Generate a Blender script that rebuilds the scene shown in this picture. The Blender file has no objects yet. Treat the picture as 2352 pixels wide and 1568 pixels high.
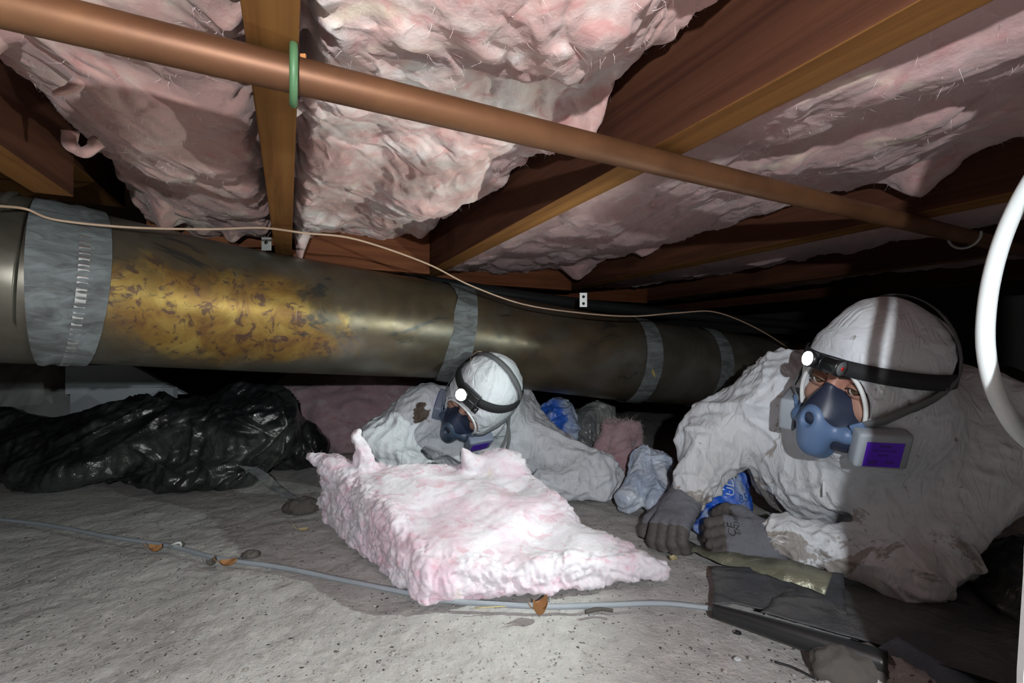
import bpy, bmesh, math, random
import numpy as np
from mathutils import Matrix, Vector
from mathutils.bvhtree import BVHTree

# ------------------------------------------------------------------ camera, world, lights, exposure
SC = bpy.context.scene
COL = SC.collection
FPX, CU, CV, CAMZ = 1045.0, 1176.0, 800.0, 0.42
YAW = math.radians(26.2)
RX = np.array([math.cos(YAW), -math.sin(YAW), 0.0])      # image-right direction on the ground
FX = np.array([math.sin(YAW), math.cos(YAW), 0.0])       # viewing direction on the ground
ROT = Matrix.Rotation(-YAW, 4, 'Z')

cam_d = bpy.data.cameras.new('camera')
cam_d.sensor_width = 36.0
cam_d.lens = 36.0 * FPX / 2352.0
cam_d.shift_y = 16.0 / 2352.0
cam_d.clip_start = 0.02
cam = bpy.data.objects.new('camera', cam_d)
COL.objects.link(cam)
cam.location = (0, 0, CAMZ)
cam.rotation_euler = (math.pi / 2, 0, -YAW)
SC.camera = cam

world = bpy.data.worlds.new('dim_warm_ambient_fill')  # added ambient fill for missing bounced light, entering through the open back
SC.world = world
world.use_nodes = True
world.node_tree.nodes['Background'].inputs[0].default_value = (1.0, 0.90, 0.82, 1)
world.node_tree.nodes['Background'].inputs[1].default_value = 0.06

def W(r, f, z):
    """ground frame (right, forward, height) -> world"""
    p = r * RX + f * FX
    return (p[0], p[1], z)

def lamp(name, kind, loc, energy, color, radius=0.01, target=None, angle=None, blend=1.0):
    d = bpy.data.lights.new(name, kind)
    d.energy = energy
    d.color = color
    d.shadow_soft_size = radius
    if kind == 'SPOT':
        d.spot_size = angle
        d.spot_blend = blend
    o = bpy.data.objects.new(name, d)
    COL.objects.link(o)
    o.location = loc
    if target is not None:
        o.rotation_euler = (Vector(target) - Vector(loc)).to_track_quat('-Z', 'Y').to_euler()
    return o

# the photographer's hand-held work light, a little right of and above the lens
lamp('work_light', 'POINT', W(0.05, -0.25, 0.53), 32.0, (0.93, 0.97, 1.0), 0.008)

SC.cycles.max_bounces = 3
SC.cycles.diffuse_bounces = 2
SC.cycles.use_adaptive_sampling = True
SC.cycles.adaptive_threshold = .3
SC.cycles.use_light_tree = False
SC.cycles.glossy_bounces = 2
SC.cycles.transmission_bounces = 2
SC.cycles.caustics_reflective = False
SC.cycles.caustics_refractive = False
vs = SC.view_settings
vs.view_transform = 'Standard'
vs.look = 'None'
vs.gamma = 1.0
vs.use_curve_mapping = False
vs.exposure = 0.0

# ------------------------------------------------------------------ numeric helpers
def px(u, v, t):
    """pixel + distance along the view axis -> (r, f, z)"""
    return np.array([(u - CU) / FPX * t, t, CAMZ + (CV - v) / FPX * t])

def gnd(u, v, z=0.0):
    t = (CAMZ - z) * FPX / (v - CV)
    return px(u, v, t)

_rs = np.random.RandomState(7)
_G = _rs.normal(size=(512, 3))
_G /= np.linalg.norm(_G, axis=1)[:, None]
_G = _G.astype(np.float32)

def perlin(P, seed=0):
    P = np.asarray(P, dtype=np.float64)
    I = np.floor(P).astype(np.int64)
    Fr = (P - I).astype(np.float32)
    U = Fr * Fr * Fr * (Fr * (Fr * 6 - 15) + 10)
    out = 0.0
    for dx in (0, 1):
        wx = U[:, 0] if dx else 1 - U[:, 0]
        for dy in (0, 1):
            wy = U[:, 1] if dy else 1 - U[:, 1]
            for dz in (0, 1):
                wz = U[:, 2] if dz else 1 - U[:, 2]
                h = (I[:, 0] + dx) * 73856093 ^ (I[:, 1] + dy) * 19349663 ^ (I[:, 2] + dz) * 83492791 ^ (seed * 2654435761)
                h = (h ^ (h >> 13)) * 1274126177
                g = _G[(h ^ (h >> 16)) & 511]
                out = out + wx * wy * wz * (g[:, 0] * (Fr[:, 0] - dx) + g[:, 1] * (Fr[:, 1] - dy) + g[:, 2] * (Fr[:, 2] - dz))
    return out * 1.6

def fbm(P, oct=4, seed=0, gain=0.5):
    s, a, t = 0.0, 1.0, 0.0
    for i in range(oct):
        s = s + a * perlin(P * (2.0 ** i), seed + i)
        t += a
        a *= gain
    return s / t

def ridged(P, oct=3, seed=0, gain=0.5):
    s, a, t = 0.0, 1.0, 0.0
    for i in range(oct):
        s = s + a * (1 - 2 * np.abs(perlin(P * (2.0 ** i), seed + i)))
        t += a
        a *= gain
    return s / t

def vnoise(P, seed=0, oct=2):
    return np.stack([fbm(P, oct, seed + 11 * k) for k in range(3)], 1)

def sstep(a, b, x):
    t = np.clip((x - a) / (b - a), 0, 1)
    return t * t * (3 - 2 * t)

def terrace(x, n, sharp=4.0):
    y = x * n
    k = np.floor(y)
    f = y - k
    return (k + f ** sharp) / n

def wob(P, s, seed):
    """cheap smooth noise from a few plane waves, about -1..1"""
    rs = np.random.RandomState(seed)
    K = rs.normal(size=(3, 5)) * s * 2.6
    return np.sin((P @ K + rs.uniform(0, 6.28, 5)).astype(np.float32)).sum(1) * .38

def creases(P, seed, s, n=6, warp=.05, sharp=1.0):
    """straight folds meeting at sharp angles, as in crumpled film or paper-like cloth; about -1..1"""
    rs = np.random.RandomState(seed)
    w = P + (.5 * warp) * np.stack([wob(P, s * .35, seed + 40 + k) for k in range(3)], 1)
    d, t = 0.0, 0.0
    for i in range(n):
        k = rs.normal(size=3); k *= s * rs.uniform(.5, 1.5) / np.linalg.norm(k)
        x = w @ k + rs.uniform(0, 1)
        f = np.abs(2 * (x - np.floor(x + .5)))
        m = sstep(-.25, .45, wob(P, s * .4, seed + 3 * i + 1))
        d = d + m * (1 - 2 * f ** sharp)
        t += .28
    return d / t

# signed distance pieces
def cap(P, a, b, ra, rb):
    a = np.asarray(a, float); b = np.asarray(b, float)
    d = b - a
    t = np.clip(((P - a) @ d) / (d @ d + 1e-12), 0, 1)
    q = P - a - t[:, None] * d
    return np.sqrt((q * q).sum(1)) - (ra + (rb - ra) * t)

def ell(P, c, r, M=None):
    q = P - np.asarray(c, float)
    if M is not None:
        q = q @ M
    r = np.asarray(r, float)
    k0 = np.sqrt(((q / r) ** 2).sum(1))
    k1 = np.sqrt(((q / (r * r)) ** 2).sum(1)) + 1e-9
    return k0 * (k0 - 1) / k1

def rbox(P, c, h, rad, M=None):
    q = P - np.asarray(c, float)
    if M is not None:
        q = q @ M
    q = np.abs(q) - (np.asarray(h, float) - rad)
    return np.sqrt((np.maximum(q, 0) ** 2).sum(1)) + np.minimum(q.max(1), 0) - rad

def smin(a, b, k):
    h = np.clip(0.5 + 0.5 * (b - a) / k, 0, 1)
    return b + (a - b) * h - k * h * (1 - h)

def smax(a, b, k):
    return -smin(-a, -b, k)

def surface(fn, lo, hi, h):
    """surface nets over a signed distance function"""
    lo = np.asarray(lo, float); hi = np.asarray(hi, float)
    n = np.ceil((hi - lo) / h).astype(int) + 1
    ax = [lo[i] + h * np.arange(n[i]) for i in range(3)]
    F = np.empty(tuple(n), np.float32)
    YY, ZZ = np.meshgrid(ax[1], ax[2], indexing='ij')
    yz = np.stack([YY.ravel(), ZZ.ravel()], 1)
    step = max(1, int(400000 / len(yz)))
    for i in range(0, n[0], step):
        xs = ax[0][i:i + step]
        P = np.concatenate([np.repeat(xs, len(yz))[:, None], np.tile(yz, (len(xs), 1))], 1)
        F[i:i + step] = fn(P).reshape(len(xs), n[1], n[2])
    F[0] = F[-1] = 1; F[:, 0] = F[:, -1] = 1; F[:, :, 0] = F[:, :, -1] = 1
    S = F < 0
    cnt = np.zeros(tuple(n - 1), np.int8)
    for a in (0, 1):
        for b in (0, 1):
            for c in (0, 1):
                cnt += S[a:n[0] - 1 + a, b:n[1] - 1 + b, c:n[2] - 1 + c]
    act = np.argwhere((cnt > 0) & (cnt < 8))
    idx = -np.ones(tuple(n - 1), np.int64)
    idx[act[:, 0], act[:, 1], act[:, 2]] = np.arange(len(act))
    acc = np.zeros((len(act), 3)); num = np.zeros(len(act))
    cs = [(a, b, c) for a in (0, 1) for b in (0, 1) for c in (0, 1)]
    val = {c: F[act[:, 0] + c[0], act[:, 1] + c[1], act[:, 2] + c[2]].astype(float) for c in cs}
    for i, p in enumerate(cs):
        for q in cs[i + 1:]:
            if sum(abs(p[k] - q[k]) for k in range(3)) != 1:
                continue
            m = (val[p] < 0) != (val[q] < 0)
            t = val[p] / (val[p] - val[q] + 1e-20)
            pt = np.array(p, float)[None] + t[:, None] * (np.array(q, float) - np.array(p, float))[None]
            acc[m] += pt[m]; num[m] += 1
    V = lo + h * (act + acc / num[:, None])
    quads = []
    for d in range(3):
        e1, e2 = [(1, 2), (2, 0), (0, 1)][d]
        sl0 = [slice(1, n[k] - 1) for k in range(3)]; sl1 = list(sl0)
        sl0[d] = slice(0, n[d] - 1); sl1[d] = slice(1, n[d])
        A = S[tuple(sl0)]; B = S[tuple(sl1)]
        base = np.array([0 if k == d else 1 for k in range(3)])
        for flip in (False, True):
            E = np.argwhere((A & ~B) if not flip else (~A & B)) + base
            o = np.zeros(3, int)
            c = []
            for (x, y) in ((1, 1), (0, 1), (0, 0), (1, 0)):
                off = E.copy(); off[:, e1] -= x; off[:, e2] -= y
                c.append(idx[off[:, 0], off[:, 1], off[:, 2]])
            q = np.stack(c, 1)
            quads.append(q[:, ::-1] if flip else q)
    return V, np.concatenate(quads)

def normals(V, Q):
    N = np.zeros_like(V)
    a, b, c, d = (V[Q[:, k]] for k in range(4))
    fn = np.cross(c - a, d - b)
    for k in range(4):
        np.add.at(N, Q[:, k], fn)
    return N / (np.linalg.norm(N, axis=1)[:, None] + 1e-12)

def relax(V, Q, it=1, lam=0.5):
    e = np.concatenate([Q[:, [0, 1]], Q[:, [1, 2]], Q[:, [2, 3]], Q[:, [3, 0]]])
    for _ in range(it):
        S = np.zeros_like(V); n = np.zeros(len(V))
        np.add.at(S, e[:, 0], V[e[:, 1]]); np.add.at(S, e[:, 1], V[e[:, 0]])
        np.add.at(n, e[:, 0], 1); np.add.at(n, e[:, 1], 1)
        V = V + lam * (S / np.maximum(n, 1)[:, None] - V)
    return V

def subdiv(V, Q):
    """split every quad into four"""
    e = np.concatenate([Q[:, [0, 1]], Q[:, [1, 2]], Q[:, [2, 3]], Q[:, [3, 0]]])
    e = np.sort(e, 1)
    u, inv = np.unique(e[:, 0] * len(V) + e[:, 1], return_inverse=True)
    mid = .5 * (V[u // len(V)] + V[u % len(V)])
    n, k = len(V), len(Q)
    c = n + len(u) + np.arange(k)
    m = n + inv.reshape(4, k)
    V2 = np.concatenate([V, mid, V[Q].mean(1)])
    Q2 = np.concatenate([np.stack([Q[:, i], m[i], c, m[(i + 3) % 4]], 1) for i in range(4)])
    return relax(V2, Q2, 1, .5), Q2

def pinch(P, seed, s, n=6, warp=.05, w=.35):
    """narrow raised folds, 0..1, broken up along their length"""
    rs = np.random.RandomState(seed)
    q = P + (.5 * warp) * np.stack([wob(P, s * .35, seed + 40 + k) for k in range(3)], 1)
    d = 0.0
    for i in range(n):
        k = rs.normal(size=3); k *= s * rs.uniform(.6, 1.4) / np.linalg.norm(k)
        x = q @ k + rs.uniform(0, 1)
        f = np.abs(2 * (x - np.floor(x + .5)))
        m = sstep(-.05, .5, wob(P, s * .55, seed + 3 * i + 1))
        d = np.maximum(d, m * np.maximum(0, 1 - f / w))
    return d

# ------------------------------------------------------------------ object helpers
def new_mesh(name, V, Fc, mat=None, smooth=True):
    me = bpy.data.meshes.new(name)
    V = np.asarray(V, float)
    if isinstance(Fc, np.ndarray) and Fc.ndim == 2:
        k = Fc.shape[1]
        me.vertices.add(len(V)); me.vertices.foreach_set('co', V.astype(np.float32).ravel())
        me.loops.add(Fc.size); me.loops.foreach_set('vertex_index', Fc.astype(np.int32).ravel())
        me.polygons.add(len(Fc))
        me.polygons.foreach_set('loop_start', np.arange(0, Fc.size, k, dtype=np.int32))
        me.polygons.foreach_set('loop_total', np.full(len(Fc), k, np.int32))
        me.update(calc_edges=True)
    else:
        me.from_pydata([tuple(v) for v in V], [], [list(map(int, f)) for f in Fc])
    me.validate()
    if smooth:
        me.polygons.foreach_set('use_smooth', np.ones(len(me.polygons), bool))
    if mat:
        for m in (mat if isinstance(mat, (list, tuple)) else [mat]):
            me.materials.append(m)
    me.update()
    return me

def tag(o, label=None, cat=None, group=None, kind=None):
    if label: o['label'] = label
    if cat: o['category'] = cat
    if group: o['group'] = group
    if kind: o['kind'] = kind
    return o

def empty(name, rfz, label, cat, group=None, rot=True):
    o = bpy.data.objects.new(name, None)
    o.empty_display_size = 0.05
    COL.objects.link(o)
    o.location = W(*rfz)
    if rot:
        o.rotation_euler = (0, 0, -YAW)
    o['rfz'] = [float(c) for c in rfz]
    return tag(o, label, cat, group)

def put(name, V, Fc, mat, parent=None, base=None, smooth=True):
    """V in ground frame (r,f,z). Top level: origin at base; child: parent's frame (parent chain shares the root's frame)."""
    V = np.asarray(V, float)
    if parent is not None:
        b = np.array(parent['rfz'])
    else:
        b = np.array(base if base is not None else [V[:, 0].mean(), V[:, 1].mean(), V[:, 2].min()], float)
    me = new_mesh(name, V - b, Fc, mat, smooth)
    o = bpy.data.objects.new(name, me)
    COL.objects.link(o)
    if parent is not None:
        o.parent = parent
    else:
        o.location = W(*b)
        o.rotation_euler = (0, 0, -YAW)
    o['rfz'] = [float(c) for c in b]
    return o

def putw(name, V, Fc, mat, parent=None, smooth=False):
    """V in world axes; object origin at the base centre; children use the parent's origin"""
    V = np.asarray(V, float)
    if parent is not None:
        b = np.array(parent['org'])
    else:
        b = np.array([V[:, 0].mean(), V[:, 1].mean(), V[:, 2].min()])
    me = new_mesh(name, V - b, Fc, mat, smooth)
    o = bpy.data.objects.new(name, me)
    COL.objects.link(o)
    if parent is not None:
        o.parent = parent
    else:
        o.location = b
    o['org'] = [float(c) for c in b]
    return o

def merge(*parts):
    Vs, Fs, n = [], [], 0
    for V, F in parts:
        V = np.asarray(V, float)
        Vs.append(V); Fs += [[int(i) + n for i in f] for f in F]
        n += len(V)
    return np.concatenate(Vs), Fs

def box(lo, hi, bev=0.0):
    bm = bmesh.new()
    bmesh.ops.create_cube(bm, size=1.0)
    lo = np.asarray(lo, float); hi = np.asarray(hi, float)
    for v in bm.verts:
        v.co = Vector(((v.co.x + .5) * (hi[0] - lo[0]) + lo[0], (v.co.y + .5) * (hi[1] - lo[1]) + lo[1], (v.co.z + .5) * (hi[2] - lo[2]) + lo[2]))
    if bev:
        bmesh.ops.bevel(bm, geom=list(bm.edges), offset=bev, segments=2, affect='EDGES', profile=0.6)
    V = np.array([v.co[:] for v in bm.verts]); bm.verts.index_update()
    F = [[v.index for v in f.verts] for f in bm.faces]
    bm.free()
    return V, F

def spline(pts, n=8):
    pts = np.asarray(pts, float)
    if len(pts) < 3:
        return np.stack([pts[0] + (pts[-1] - pts[0]) * t for t in np.linspace(0, 1, n + 1)])
    P = np.concatenate([[2 * pts[0] - pts[1]], pts, [2 * pts[-1] - pts[-2]]])
    out = []
    for i in range(1, len(P) - 2):
        p0, p1, p2, p3 = P[i - 1:i + 3]
        for t in np.linspace(0, 1, n, endpoint=False):
            out.append(.5 * (2 * p1 + (p2 - p0) * t + (2 * p0 - 5 * p1 + 4 * p2 - p3) * t * t + (3 * p1 - p0 - 3 * p2 + p3) * t ** 3))
    out.append(pts[-1])
    return np.array(out)

def frames(path):
    T = np.gradient(path, axis=0)
    T /= np.linalg.norm(T, axis=1)[:, None] + 1e-12
    up = np.array([0, 0, 1.0]) if abs(T[0, 2]) < .9 else np.array([1.0, 0, 0])
    A = np.zeros_like(path); B = np.zeros_like(path)
    a = up - T[0] * (up @ T[0]); a /= np.linalg.norm(a)
    for i in range(len(path)):
        a = a - T[i] * (a @ T[i]); a /= np.linalg.norm(a)
        A[i] = a; B[i] = np.cross(T[i], a)
    return T, A, B

def tube(path, rad, seg=12, mod=None, caps=True):
    path = np.asarray(path, float)
    T, A, B = frames(path)
    rad = np.broadcast_to(np.asarray(rad, float), (len(path),))
    ph = np.linspace(0, 2 * math.pi, seg, endpoint=False)
    m = np.ones(seg) if mod is None else mod(ph)
    if m.ndim == 1:
        m = np.broadcast_to(m, (len(path), seg))
    V = (path[:, None, :] + (rad[:, None] * m)[:, :, None] * (np.cos(ph)[None, :, None] * A[:, None, :] + np.sin(ph)[None, :, None] * B[:, None, :])).reshape(-1, 3)
    F = []
    for i in range(len(path) - 1):
        for j in range(seg):
            k = (j + 1) % seg
            F.append([i * seg + j, i * seg + k, (i + 1) * seg + k, (i + 1) * seg + j])
    if caps:
        F.append(list(range(seg))[::-1]); F.append([(len(path) - 1) * seg + j for j in range(seg)])
    return V, F

def ribbon(path, nor, width, thick):
    """strap with a rectangular section lying on a surface with normals nor"""
    path = np.asarray(path, float); nor = np.asarray(nor, float)
    T = np.gradient(path, axis=0); T /= np.linalg.norm(T, axis=1)[:, None] + 1e-12
    S = np.cross(T, nor); S /= np.linalg.norm(S, axis=1)[:, None] + 1e-12
    width = np.broadcast_to(np.asarray(width, float), (len(path),))[:, None]
    V = np.stack([path + S * width / 2, path - S * width / 2, path - S * width / 2 + nor * thick, path + S * width / 2 + nor * thick], 1).reshape(-1, 3)
    F = []
    for i in range(len(path) - 1):
        for j in range(4):
            k = (j + 1) % 4
            F.append([4 * i + j, 4 * i + k, 4 * i + 4 + k, 4 * i + 4 + j][::-1])
    e = 4 * (len(path) - 1)
    F += [[0, 1, 2, 3], [e + 3, e + 2, e + 1, e]]
    return V, F

def fibers(V, N, n, lmin, lmax, w, seed, lie=0.6, sel=None):
    """loose curved glass strands standing off a surface"""
    rs = np.random.RandomState(seed)
    pool = np.arange(len(V)) if sel is None else np.nonzero(sel)[0]
    i = rs.choice(pool, n)
    p = V[i]; nn = N[i]
    d = nn * (1 - lie) + rs.normal(size=(n, 3)) * lie
    d /= np.linalg.norm(d, axis=1)[:, None] + 1e-9
    fl = np.sign((d * nn).sum(1)); fl[fl == 0] = 1
    d = d * fl[:, None]
    L = rs.uniform(lmin, lmax, n)[:, None]
    cv = rs.normal(size=(n, 3)) * .5
    s = np.cross(d, rs.normal(size=(n, 3))); s /= np.linalg.norm(s, axis=1)[:, None] + 1e-9
    p = p - nn * 0.002
    a, b, c = p, p + d * L * .5, p + (d + cv) * L
    X = np.stack([a - s * w, a + s * w, b + s * w * .8, b - s * w * .8, c], 1).reshape(-1, 3)
    k = np.arange(n)[:, None] * 5
    F = np.concatenate([k + np.array([[0, 1, 2]]), k + np.array([[0, 2, 3]]), k + np.array([[3, 2, 4]])])
    return X, F

# ------------------------------------------------------------------ materials
class NT:
    def __init__(s, name):
        s.m = bpy.data.materials.new(name)
        s.m.use_nodes = True
        s.t = s.m.node_tree
        s.b = s.t.nodes['Principled BSDF']
        s.co = s.t.nodes.new('ShaderNodeTexCoord').outputs['Object']
    def n(s, kind, **kw):
        x = s.t.nodes.new(kind)
        for k, v in kw.items():
            setattr(x, k, v)
        return x
    def put(s, x, i, v):
        if hasattr(v, 'links') or isinstance(v, bpy.types.NodeSocket):
            s.t.links.new(v, x.inputs[i])
        else:
            x.inputs[i].default_value = v
    def map(s, scale=(1, 1, 1), rot=(0, 0, 0), loc=(0, 0, 0), src=None):
        x = s.n('ShaderNodeMapping')
        s.put(x, 'Vector', src or s.co)
        x.inputs['Scale'].default_value = scale; x.inputs['Rotation'].default_value = rot; x.inputs['Location'].default_value = loc
        return x.outputs[0]
    def noise(s, scale, detail=4, rough=.55, dist=0.0, vec=None):
        x = s.n('ShaderNodeTexNoise')
        s.put(x, 'Vector', vec or s.co)
        x.inputs['Scale'].default_value = scale; x.inputs['Detail'].default_value = detail
        x.inputs['Roughness'].default_value = rough; x.inputs['Distortion'].default_value = dist
        return x.outputs['Fac']
    def voro(s, scale, feature='DISTANCE_TO_EDGE', vec=None):
        x = s.n('ShaderNodeTexVoronoi', feature=feature)
        s.put(x, 'Vector', vec or s.co)
        x.inputs['Scale'].default_value = scale
        return x.outputs['Distance']
    def ramp(s, fac, stops, interp='LINEAR'):
        x = s.n('ShaderNodeValToRGB')
        s.put(x, 0, fac)
        e = x.color_ramp.elements
        x.color_ramp.interpolation = interp
        while len(e) < len(stops):
            e.new(.5)
        for k, (p, c) in enumerate(stops):
            e[k].position = p
            e[k].color = (*c, 1) if len(c) == 3 else c
        return x.outputs[0]
    def mix(s, fac, a, b, mode='MIX'):
        x = s.n('ShaderNodeMix', data_type='RGBA', blend_type=mode)
        s.put(x, 0, fac)
        s.put(x, 6, (*a, 1) if isinstance(a, tuple) and len(a) == 3 else a)
        s.put(x, 7, (*b, 1) if isinstance(b, tuple) and len(b) == 3 else b)
        return x.outputs[2]
    def math(s, op, a, b=0.0, c=0.0):
        x = s.n('ShaderNodeMath', operation=op)
        s.put(x, 0, a); s.put(x, 1, b); s.put(x, 2, c)
        return x.outputs[0]
    def step(s, fac, lo, hi):
        x = s.n('ShaderNodeMapRange')
        x.interpolation_type = 'SMOOTHSTEP'
        s.put(x, 0, fac); s.put(x, 1, lo); s.put(x, 2, hi)
        return x.outputs[0]
    def sep(s, src=None):
        x = s.n('ShaderNodeSeparateXYZ')
        s.put(x, 0, src or s.co)
        return x.outputs
    def bump(s, h, strength=.3, dist=.01):
        x = s.n('ShaderNodeBump')
        x.inputs['Strength'].default_value = strength; x.inputs['Distance'].default_value = dist
        s.put(x, 'Height', h)
        s.t.links.new(x.outputs[0], s.b.inputs['Normal'])
    def done(s, color, rough=.6, metal=0.0, **kw):
        s.put(s.b, 'Base Color', (*color, 1) if isinstance(color, tuple) and len(color) == 3 else color)
        s.put(s.b, 'Roughness', rough); s.put(s.b, 'Metallic', metal)
        for k, v in kw.items():
            s.put(s.b, k.replace('_', ' '), v)
        return s.m

def plain(name, c, rough=.5, metal=0.0, var=.12, scale=30, bump=0.0, **kw):
    t = NT(name)
    f = t.noise(scale, 5)
    col = t.mix(f, tuple(x * (1 - var) for x in c), tuple(min(1, x * (1 + var)) for x in c))
    if bump:
        t.bump(t.noise(scale * 3, 4), bump, .004)
    return t.done(col, rough, metal, **kw)

def insulation(name, pink, white, cream=(.70, .62, .46), k=.5, creamk=.62, dirt=0.0):
    t = NT(name)
    w = t.map((1, 1, 1.6))
    a = t.noise(7, 3, .6, 1.2, w)
    b = t.noise(19, 4, .6, 1.5, w)
    f = t.math('ADD', t.math('MULTIPLY', a, .65), t.math('MULTIPLY', b, .35))
    col = t.mix(t.step(f, k - .13, k + .13), pink, white)
    col = t.mix(t.step(t.noise(4.3, 3, .6, .8, t.map(loc=(3, 1, 2))), creamk, creamk + .14), col, cream)
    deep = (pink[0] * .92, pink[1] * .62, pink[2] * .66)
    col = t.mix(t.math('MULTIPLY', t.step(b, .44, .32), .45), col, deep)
    if dirt:
        col = t.mix(t.math('MULTIPLY', t.step(t.noise(6, 4, .65, .6, t.map(loc=(1, 9, 4))), .52, .7), dirt), col, (.28, .22, .21))
    h = t.noise(75, 3, .7, 0, w)
    t.bump(h, .35, .004)
    return t.done(col, .95, 0.0, Sheen_Weight=.2, Sheen_Roughness=.6, Specular_IOR_Level=.05)

def wood(name, dark, light, axis=1, scale=1.0):
    t = NT(name)
    s = [38, 38, 38]; s[axis] = 1.6
    v = t.map(tuple(x * scale for x in s))
    g = t.noise(1.0, 6, .6, .7, v)
    col = t.ramp(g, [(.3, dark), (.5, tuple((a + b) / 2 for a, b in zip(dark, light))), (.72, light)])
    col = t.mix(t.math('MULTIPLY', t.step(t.noise(5, 5), .52, .75), .55), col, tuple(x * .45 for x in dark))
    t.bump(g, .25, .003)
    return t.done(col, .7, 0.0, Specular_IOR_Level=.12)
# ------------------------------------------------------------------ palette
def m_ground():
    t = NT('dry_dusty_soil')
    a = t.noise(2.2, 4, .62, .4)
    b = t.noise(40, 4, .7)
    col = t.ramp(t.math('ADD', t.math('MULTIPLY', a, .6), t.math('MULTIPLY', b, .4)),
                 [(.34, (.36, .345, .33)), (.5, (.50, .485, .47)), (.66, (.60, .585, .565))])
    col = t.mix(t.step(t.noise(130, 1), .68, .74), col, (.10, .09, .08))
    col = t.mix(t.step(t.noise(95, 1, .5, 0, t.map(loc=(4, 4, 4))), .70, .74), col, (.55, .54, .52))
    t.bump(t.noise(75, 3, .75), .5, .006)
    return t.done(col, .95, 0.0, Specular_IOR_Level=.1)
M_GROUND = m_ground()
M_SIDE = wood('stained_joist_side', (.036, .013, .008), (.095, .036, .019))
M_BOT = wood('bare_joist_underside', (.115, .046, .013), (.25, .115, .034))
M_BLOCK = wood('red_brown_blocking', (.10, .032, .014), (.21, .075, .032), axis=0)
M_SUB = plain('subfloor_boards', (.10, .06, .04), .8)
M_WALL = plain('foundation_concrete', (.11, .10, .095), .9, bump=.3)
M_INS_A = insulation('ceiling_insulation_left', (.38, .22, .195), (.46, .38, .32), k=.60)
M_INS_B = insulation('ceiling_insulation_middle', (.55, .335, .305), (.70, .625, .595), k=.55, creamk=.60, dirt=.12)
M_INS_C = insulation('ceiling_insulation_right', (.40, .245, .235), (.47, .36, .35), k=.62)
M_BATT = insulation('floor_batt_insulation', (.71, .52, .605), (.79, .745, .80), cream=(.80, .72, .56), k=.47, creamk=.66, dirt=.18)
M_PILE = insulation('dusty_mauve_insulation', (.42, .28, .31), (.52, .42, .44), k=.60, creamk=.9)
M_FIB = plain('loose_glass_fibres', (.80, .66, .65), .9)

def m_copper():
    t = NT('oxidised_copper')
    v = t.map((60, 60, 3))
    g = t.noise(6, 6, .6, .5)
    col = t.ramp(g, [(.3, (.115, .048, .022)), (.55, (.185, .083, .036)), (.8, (.23, .125, .055))])
    col = t.mix(t.math('MULTIPLY', t.step(t.noise(3, 5, .6, .3, t.map(loc=(2, 2, 2))), .55, .8), .5), col, (.20, .20, .12))
    return t.done(col, .5, .5)
M_COPPER = m_copper()

def m_duct(name, amber):
    t = NT(name)
    base = t.ramp(t.noise(7, 4, .6, .4), [(.3, (.082, .074, .056)), (.52, (.132, .122, .098)), (.75, (.185, .18, .16))])
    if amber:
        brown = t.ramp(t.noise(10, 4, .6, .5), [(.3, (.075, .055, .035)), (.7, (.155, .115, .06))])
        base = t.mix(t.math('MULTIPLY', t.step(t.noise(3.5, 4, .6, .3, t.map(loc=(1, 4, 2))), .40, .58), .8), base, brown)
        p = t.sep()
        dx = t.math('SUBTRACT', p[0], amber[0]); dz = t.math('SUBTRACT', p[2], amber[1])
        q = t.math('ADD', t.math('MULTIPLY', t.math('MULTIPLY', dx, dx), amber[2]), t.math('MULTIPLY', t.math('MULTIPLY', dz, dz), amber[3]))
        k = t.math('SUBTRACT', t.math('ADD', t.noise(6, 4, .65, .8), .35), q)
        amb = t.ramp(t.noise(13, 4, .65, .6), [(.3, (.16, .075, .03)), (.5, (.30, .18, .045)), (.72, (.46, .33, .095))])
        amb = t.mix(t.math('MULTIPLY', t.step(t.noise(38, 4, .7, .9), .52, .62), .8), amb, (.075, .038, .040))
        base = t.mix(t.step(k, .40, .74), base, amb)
        base = t.mix(t.math('MULTIPLY', t.step(t.noise(4.5, 4, .7, .7, t.map((1, 1, 2.5), loc=(8, 3, 5))), .60, .66), .75), base, (.038, .042, .044))
    sc = t.step(t.noise(3, 4, .7, .6, t.map((30, 30, 4), (0, 0, .7))), .66, .70)
    base = t.mix(t.math('MULTIPLY', sc, .35), base, (.26, .27, .26))
    r = t.ramp(t.noise(18, 5), [(.3, (.28,) * 3), (.7, (.48,) * 3)])
    t.bump(t.noise(4, 3), .12, .01)
    return t.done(base, r, .62)
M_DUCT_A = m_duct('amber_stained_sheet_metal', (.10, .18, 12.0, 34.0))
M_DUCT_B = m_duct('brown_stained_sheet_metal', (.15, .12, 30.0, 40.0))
M_DUCT_C = m_duct('grey_sheet_metal', 0)
def m_mastic():
    t = NT('dried_duct_sealant')
    f = t.noise(16, 6, .65, .8, t.map((1, 1, 3)))
    col = t.ramp(f, [(.35, (.065, .068, .068)), (.5, (.115, .125, .125)), (.65, (.18, .20, .205))])
    col = t.mix(t.step(t.noise(7, 4, .6, .5, t.map(loc=(5, 0, 3))), .68, .72), col, (.46, .36, .07))
    t.bump(f, .4, .004)
    return t.done(col, .7, .1)
M_MASTIC = m_mastic()
M_ZINC = plain('bright_crimped_zinc', (.62, .63, .62), .28, .9)
M_BLACKPIPE = plain('black_plastic_pipe', (.018, .019, .02), .32)
M_GREEN = plain('green_coated_wire', (.07, .16, .07), .5)
M_WIREWHITE = plain('dull_white_wire', (.42, .42, .38), .6)
M_PINKWIRE = plain('beige_thin_cable', (.42, .29, .20), .6)
M_GREYWIRE = plain('dusty_grey_cable', (.33, .37, .41), .6)
M_STRAP = plain('perforated_steel_strap', (.55, .57, .55), .45, .6)
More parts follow.
